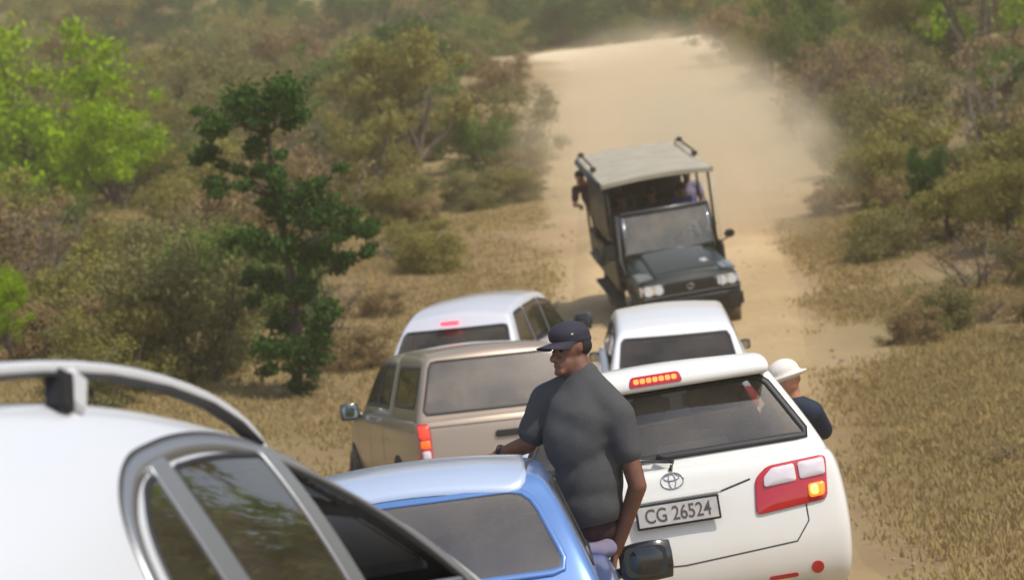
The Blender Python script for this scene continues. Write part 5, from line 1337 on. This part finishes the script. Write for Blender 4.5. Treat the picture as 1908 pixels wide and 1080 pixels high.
# trees beside and behind the camera (they show in the side windows of the silver car)
for k, (x, y, w, h) in enumerate(((14, 33, 8, 12.0), (17.5, 39, 9, 13.0), (12.5, 27.5, 6, 9.5), (18, 30, 9, 13), (14.5, 21, 7, 11))):
    bush('green_tree', '%s leafy tree beyond the right verge' % ('nearest tall', 'tallest far', 'slender', 'broad', 'farthest broad')[(4, 1, 2, 3, 0)[k]] + (' outside the picture'), 'tree', x, y, w, h, 'yellow' if k % 2 else 'olive', group='trees beyond the right verge', tpl=k)

# grass and scrub litter
def blades(n, seed, region, hmin, hmax, wd, tufts):
    rg = np.random.RandomState(seed); T = []
    while len(T) < tufts:
        x, y = region(rg)
        d = abs(x - road_c(y)) - road_h(y)
        if d < -0.1 + 1.1 * rg.rand() + 0.6 * noise.noise(Vector((x*0.6, y*0.3, 4))): continue
        if noise.noise(Vector((x*0.35, y*0.25, 7))) < -0.55 + 0.8*rg.rand(): continue
        T.append((x, y, ground(x, y)))
    T = np.array(T); idx = rg.randint(0, len(T), n); c = T[idx]
    p = c + np.c_[rg.normal(0, 0.09, (n, 2)), np.zeros(n)]
    h = rg.uniform(hmin, hmax, n) * (0.6 + 0.8*((idx * 7919) % 97)/97.0); a = rg.uniform(0, 6.28, n); ln = rg.uniform(0.1, 0.8, n)
    side = np.c_[np.cos(a), np.sin(a), np.zeros(n)] * (wd * (1 + c[:, 1:2]/60))/2
    b = rg.uniform(0, 6.28, n); tip = p + np.c_[np.cos(b)*ln*h, np.sin(b)*ln*h, h]
    mid = p*0.45 + tip*0.55 + np.c_[np.zeros((n, 2)), 0.12*h]
    V = np.stack([p - side, p + side, mid + side*0.7, tip, mid - side*0.7], 1).reshape(-1, 3)
    me = bpy.data.meshes.new('grass'); me.vertices.add(n*5); me.vertices.foreach_set('co', V.astype(np.float32).ravel())
    me.loops.add(n*5); me.loops.foreach_set('vertex_index', np.arange(n*5, dtype=np.int32))
    me.polygons.add(n); me.polygons.foreach_set('loop_start', np.arange(0, n*5, 5, dtype=np.int32)); me.update(calc_edges=True)
    me.materials.append(LEAF['blade']); o = bpy.data.objects.new('grass', me); C.objects.link(o); return o
tag(blades(360000, 3, lambda r: (r.uniform(2.2, 13), 10 + 46*r.rand()), 0.015, 0.075, 0.014, 80000), 'straw-coloured dry grass on the right verge', 'grass', kind='stuff')
tag(blades(220000, 4, lambda r: (r.uniform(-13, 1.0), 16 + 60*r.rand()), 0.015, 0.08, 0.014, 50000), 'thin dry grass on the left slope', 'grass', kind='stuff')

rg2 = np.random.RandomState(9); V, F = [], []
while len(V) < 1300 * 6:
    y = 12 + 60 * rg2.rand()**1.3; x = rg2.uniform(-7, 11); q = rg2.uniform(0.008, 0.03) * (1 + y/60) * (0.6 if abs(x - road_c(y)) < road_h(y) else 1)
    z = ground(x, y) + (0.02 if abs(x - road_c(y)) < road_h(y) else 0); b = len(V)
    for dx, dy, dz_ in ((1, 0, 0), (0, 1, 0), (-1, 0, 0), (0, -1, 0), (0, 0, 0.8), (0, 0, -0.5)):
        V.append((x + dx*q*rg2.uniform(.7, 1.3), y + dy*q*rg2.uniform(.7, 1.3), z + dz_*q*rg2.uniform(.7, 1.2)))
    for k in range(4): F += [(b+k, b+(k+1) % 4, b+4), (b+(k+1) % 4, b+k, b+5)]
tag(mesh_obj('gravel', V, F, mat('brown_stone', (0.36, 0.28, 0.19), 0.9, noise_amt=0.3, noise_scale=3)), 'small brown stones scattered over track and verge', 'gravel', kind='stuff')

# ------------------------------------------------------------------ dust raised by the truck
def dust(name, label, c, r, dens, tilt, nscale, seed):
    bm = bmesh.new(); bmesh.ops.create_icosphere(bm, subdivisions=4, radius=1.0)
    o = bm_obj(name, bm, MT['black'], None, smooth=True); o.data.materials.clear()
    m = bpy.data.materials.new('dust'); m.use_nodes = True; n = m.node_tree.nodes; l = m.node_tree.links; n.remove(n['Principled BSDF'])
    pv = n.new('ShaderNodeVolumePrincipled'); pv.inputs['Color'].default_value = (0.98, 0.84, 0.60, 1); pv.inputs['Anisotropy'].default_value = 0.0
    tc = n.new('ShaderNodeTexCoord'); gr = n.new('ShaderNodeTexGradient'); gr.gradient_type = 'SPHERICAL'; l.new(tc.outputs['Object'], gr.inputs[0])
    geo = n.new('ShaderNodeNewGeometry'); nz = n.new('ShaderNodeTexNoise'); nz.inputs['Scale'].default_value = nscale; nz.inputs['Detail'].default_value = 3
    mp = n.new('ShaderNodeMapping'); mp.inputs['Location'].default_value = (seed, seed*2, 0); l.new(geo.outputs['Position'], mp.inputs[0]); l.new(mp.outputs[0], nz.inputs['Vector'])
    mr = n.new('ShaderNodeMapRange'); mr.inputs[1].default_value = 0.42; mr.inputs[2].default_value = 0.60; l.new(nz.outputs['Fac'], mr.inputs[0])
    g2 = n.new('ShaderNodeMapRange'); g2.interpolation_type = 'SMOOTHSTEP'; g2.inputs[1].default_value = 0.0; g2.inputs[2].default_value = 0.6; l.new(gr.outputs['Fac'], g2.inputs[0])
    mu = n.new('ShaderNodeMath'); mu.operation = 'MULTIPLY'; l.new(mr.outputs[0], mu.inputs[0]); l.new(g2.outputs[0], mu.inputs[1])
    m2 = n.new('ShaderNodeMath'); m2.operation = 'MULTIPLY'; m2.inputs[1].default_value = dens; l.new(mu.outputs[0], m2.inputs[0]); l.new(m2.outputs[0], pv.inputs['Density'])
    l.new(pv.outputs[0], n['Material Output'].inputs['Volume']); o.data.materials.append(m)
    o.location = c; o.scale = r; o.rotation_euler = (tilt, 0, R(-4))
    tag(o, label, 'dust', kind='stuff')
dust('dust_cloud', 'cream dust cloud drifting over the road behind the truck', (4.9, 82, 5.4), (5.0, 34, 3.2), 0.15, R(6.5), 0.45, 3.0)
dust('dust_trail', 'dust kicked up along the right side of the truck', (4.5, 58.5, 3.0), (3.8, 12.0, 2.8), 0.34, R(6), 0.7, 8.0)

# dusty air over the whole valley
bm = bmesh.new(); bmesh.ops.create_cube(bm, size=1)
bm.transform(Matrix.Translation((0, 170, 50)) @ Matrix.Diagonal((360, 520, 116, 1)))
hz = bm_obj('haze', bm, MT['black']); hz.data.materials.clear()
m = bpy.data.materials.new('dusty_air'); m.use_nodes = True; n = m.node_tree.nodes; n.remove(n['Principled BSDF'])
pv = n.new('ShaderNodeVolumePrincipled'); pv.inputs['Color'].default_value = (0.95, 0.84, 0.62, 1); pv.inputs['Density'].default_value = 0.0011
m.node_tree.links.new(pv.outputs[0], n['Material Output'].inputs['Volume']); hz.data.materials.append(m)
tag(hz, 'thin dusty haze hanging in the valley', 'haze', kind='stuff')
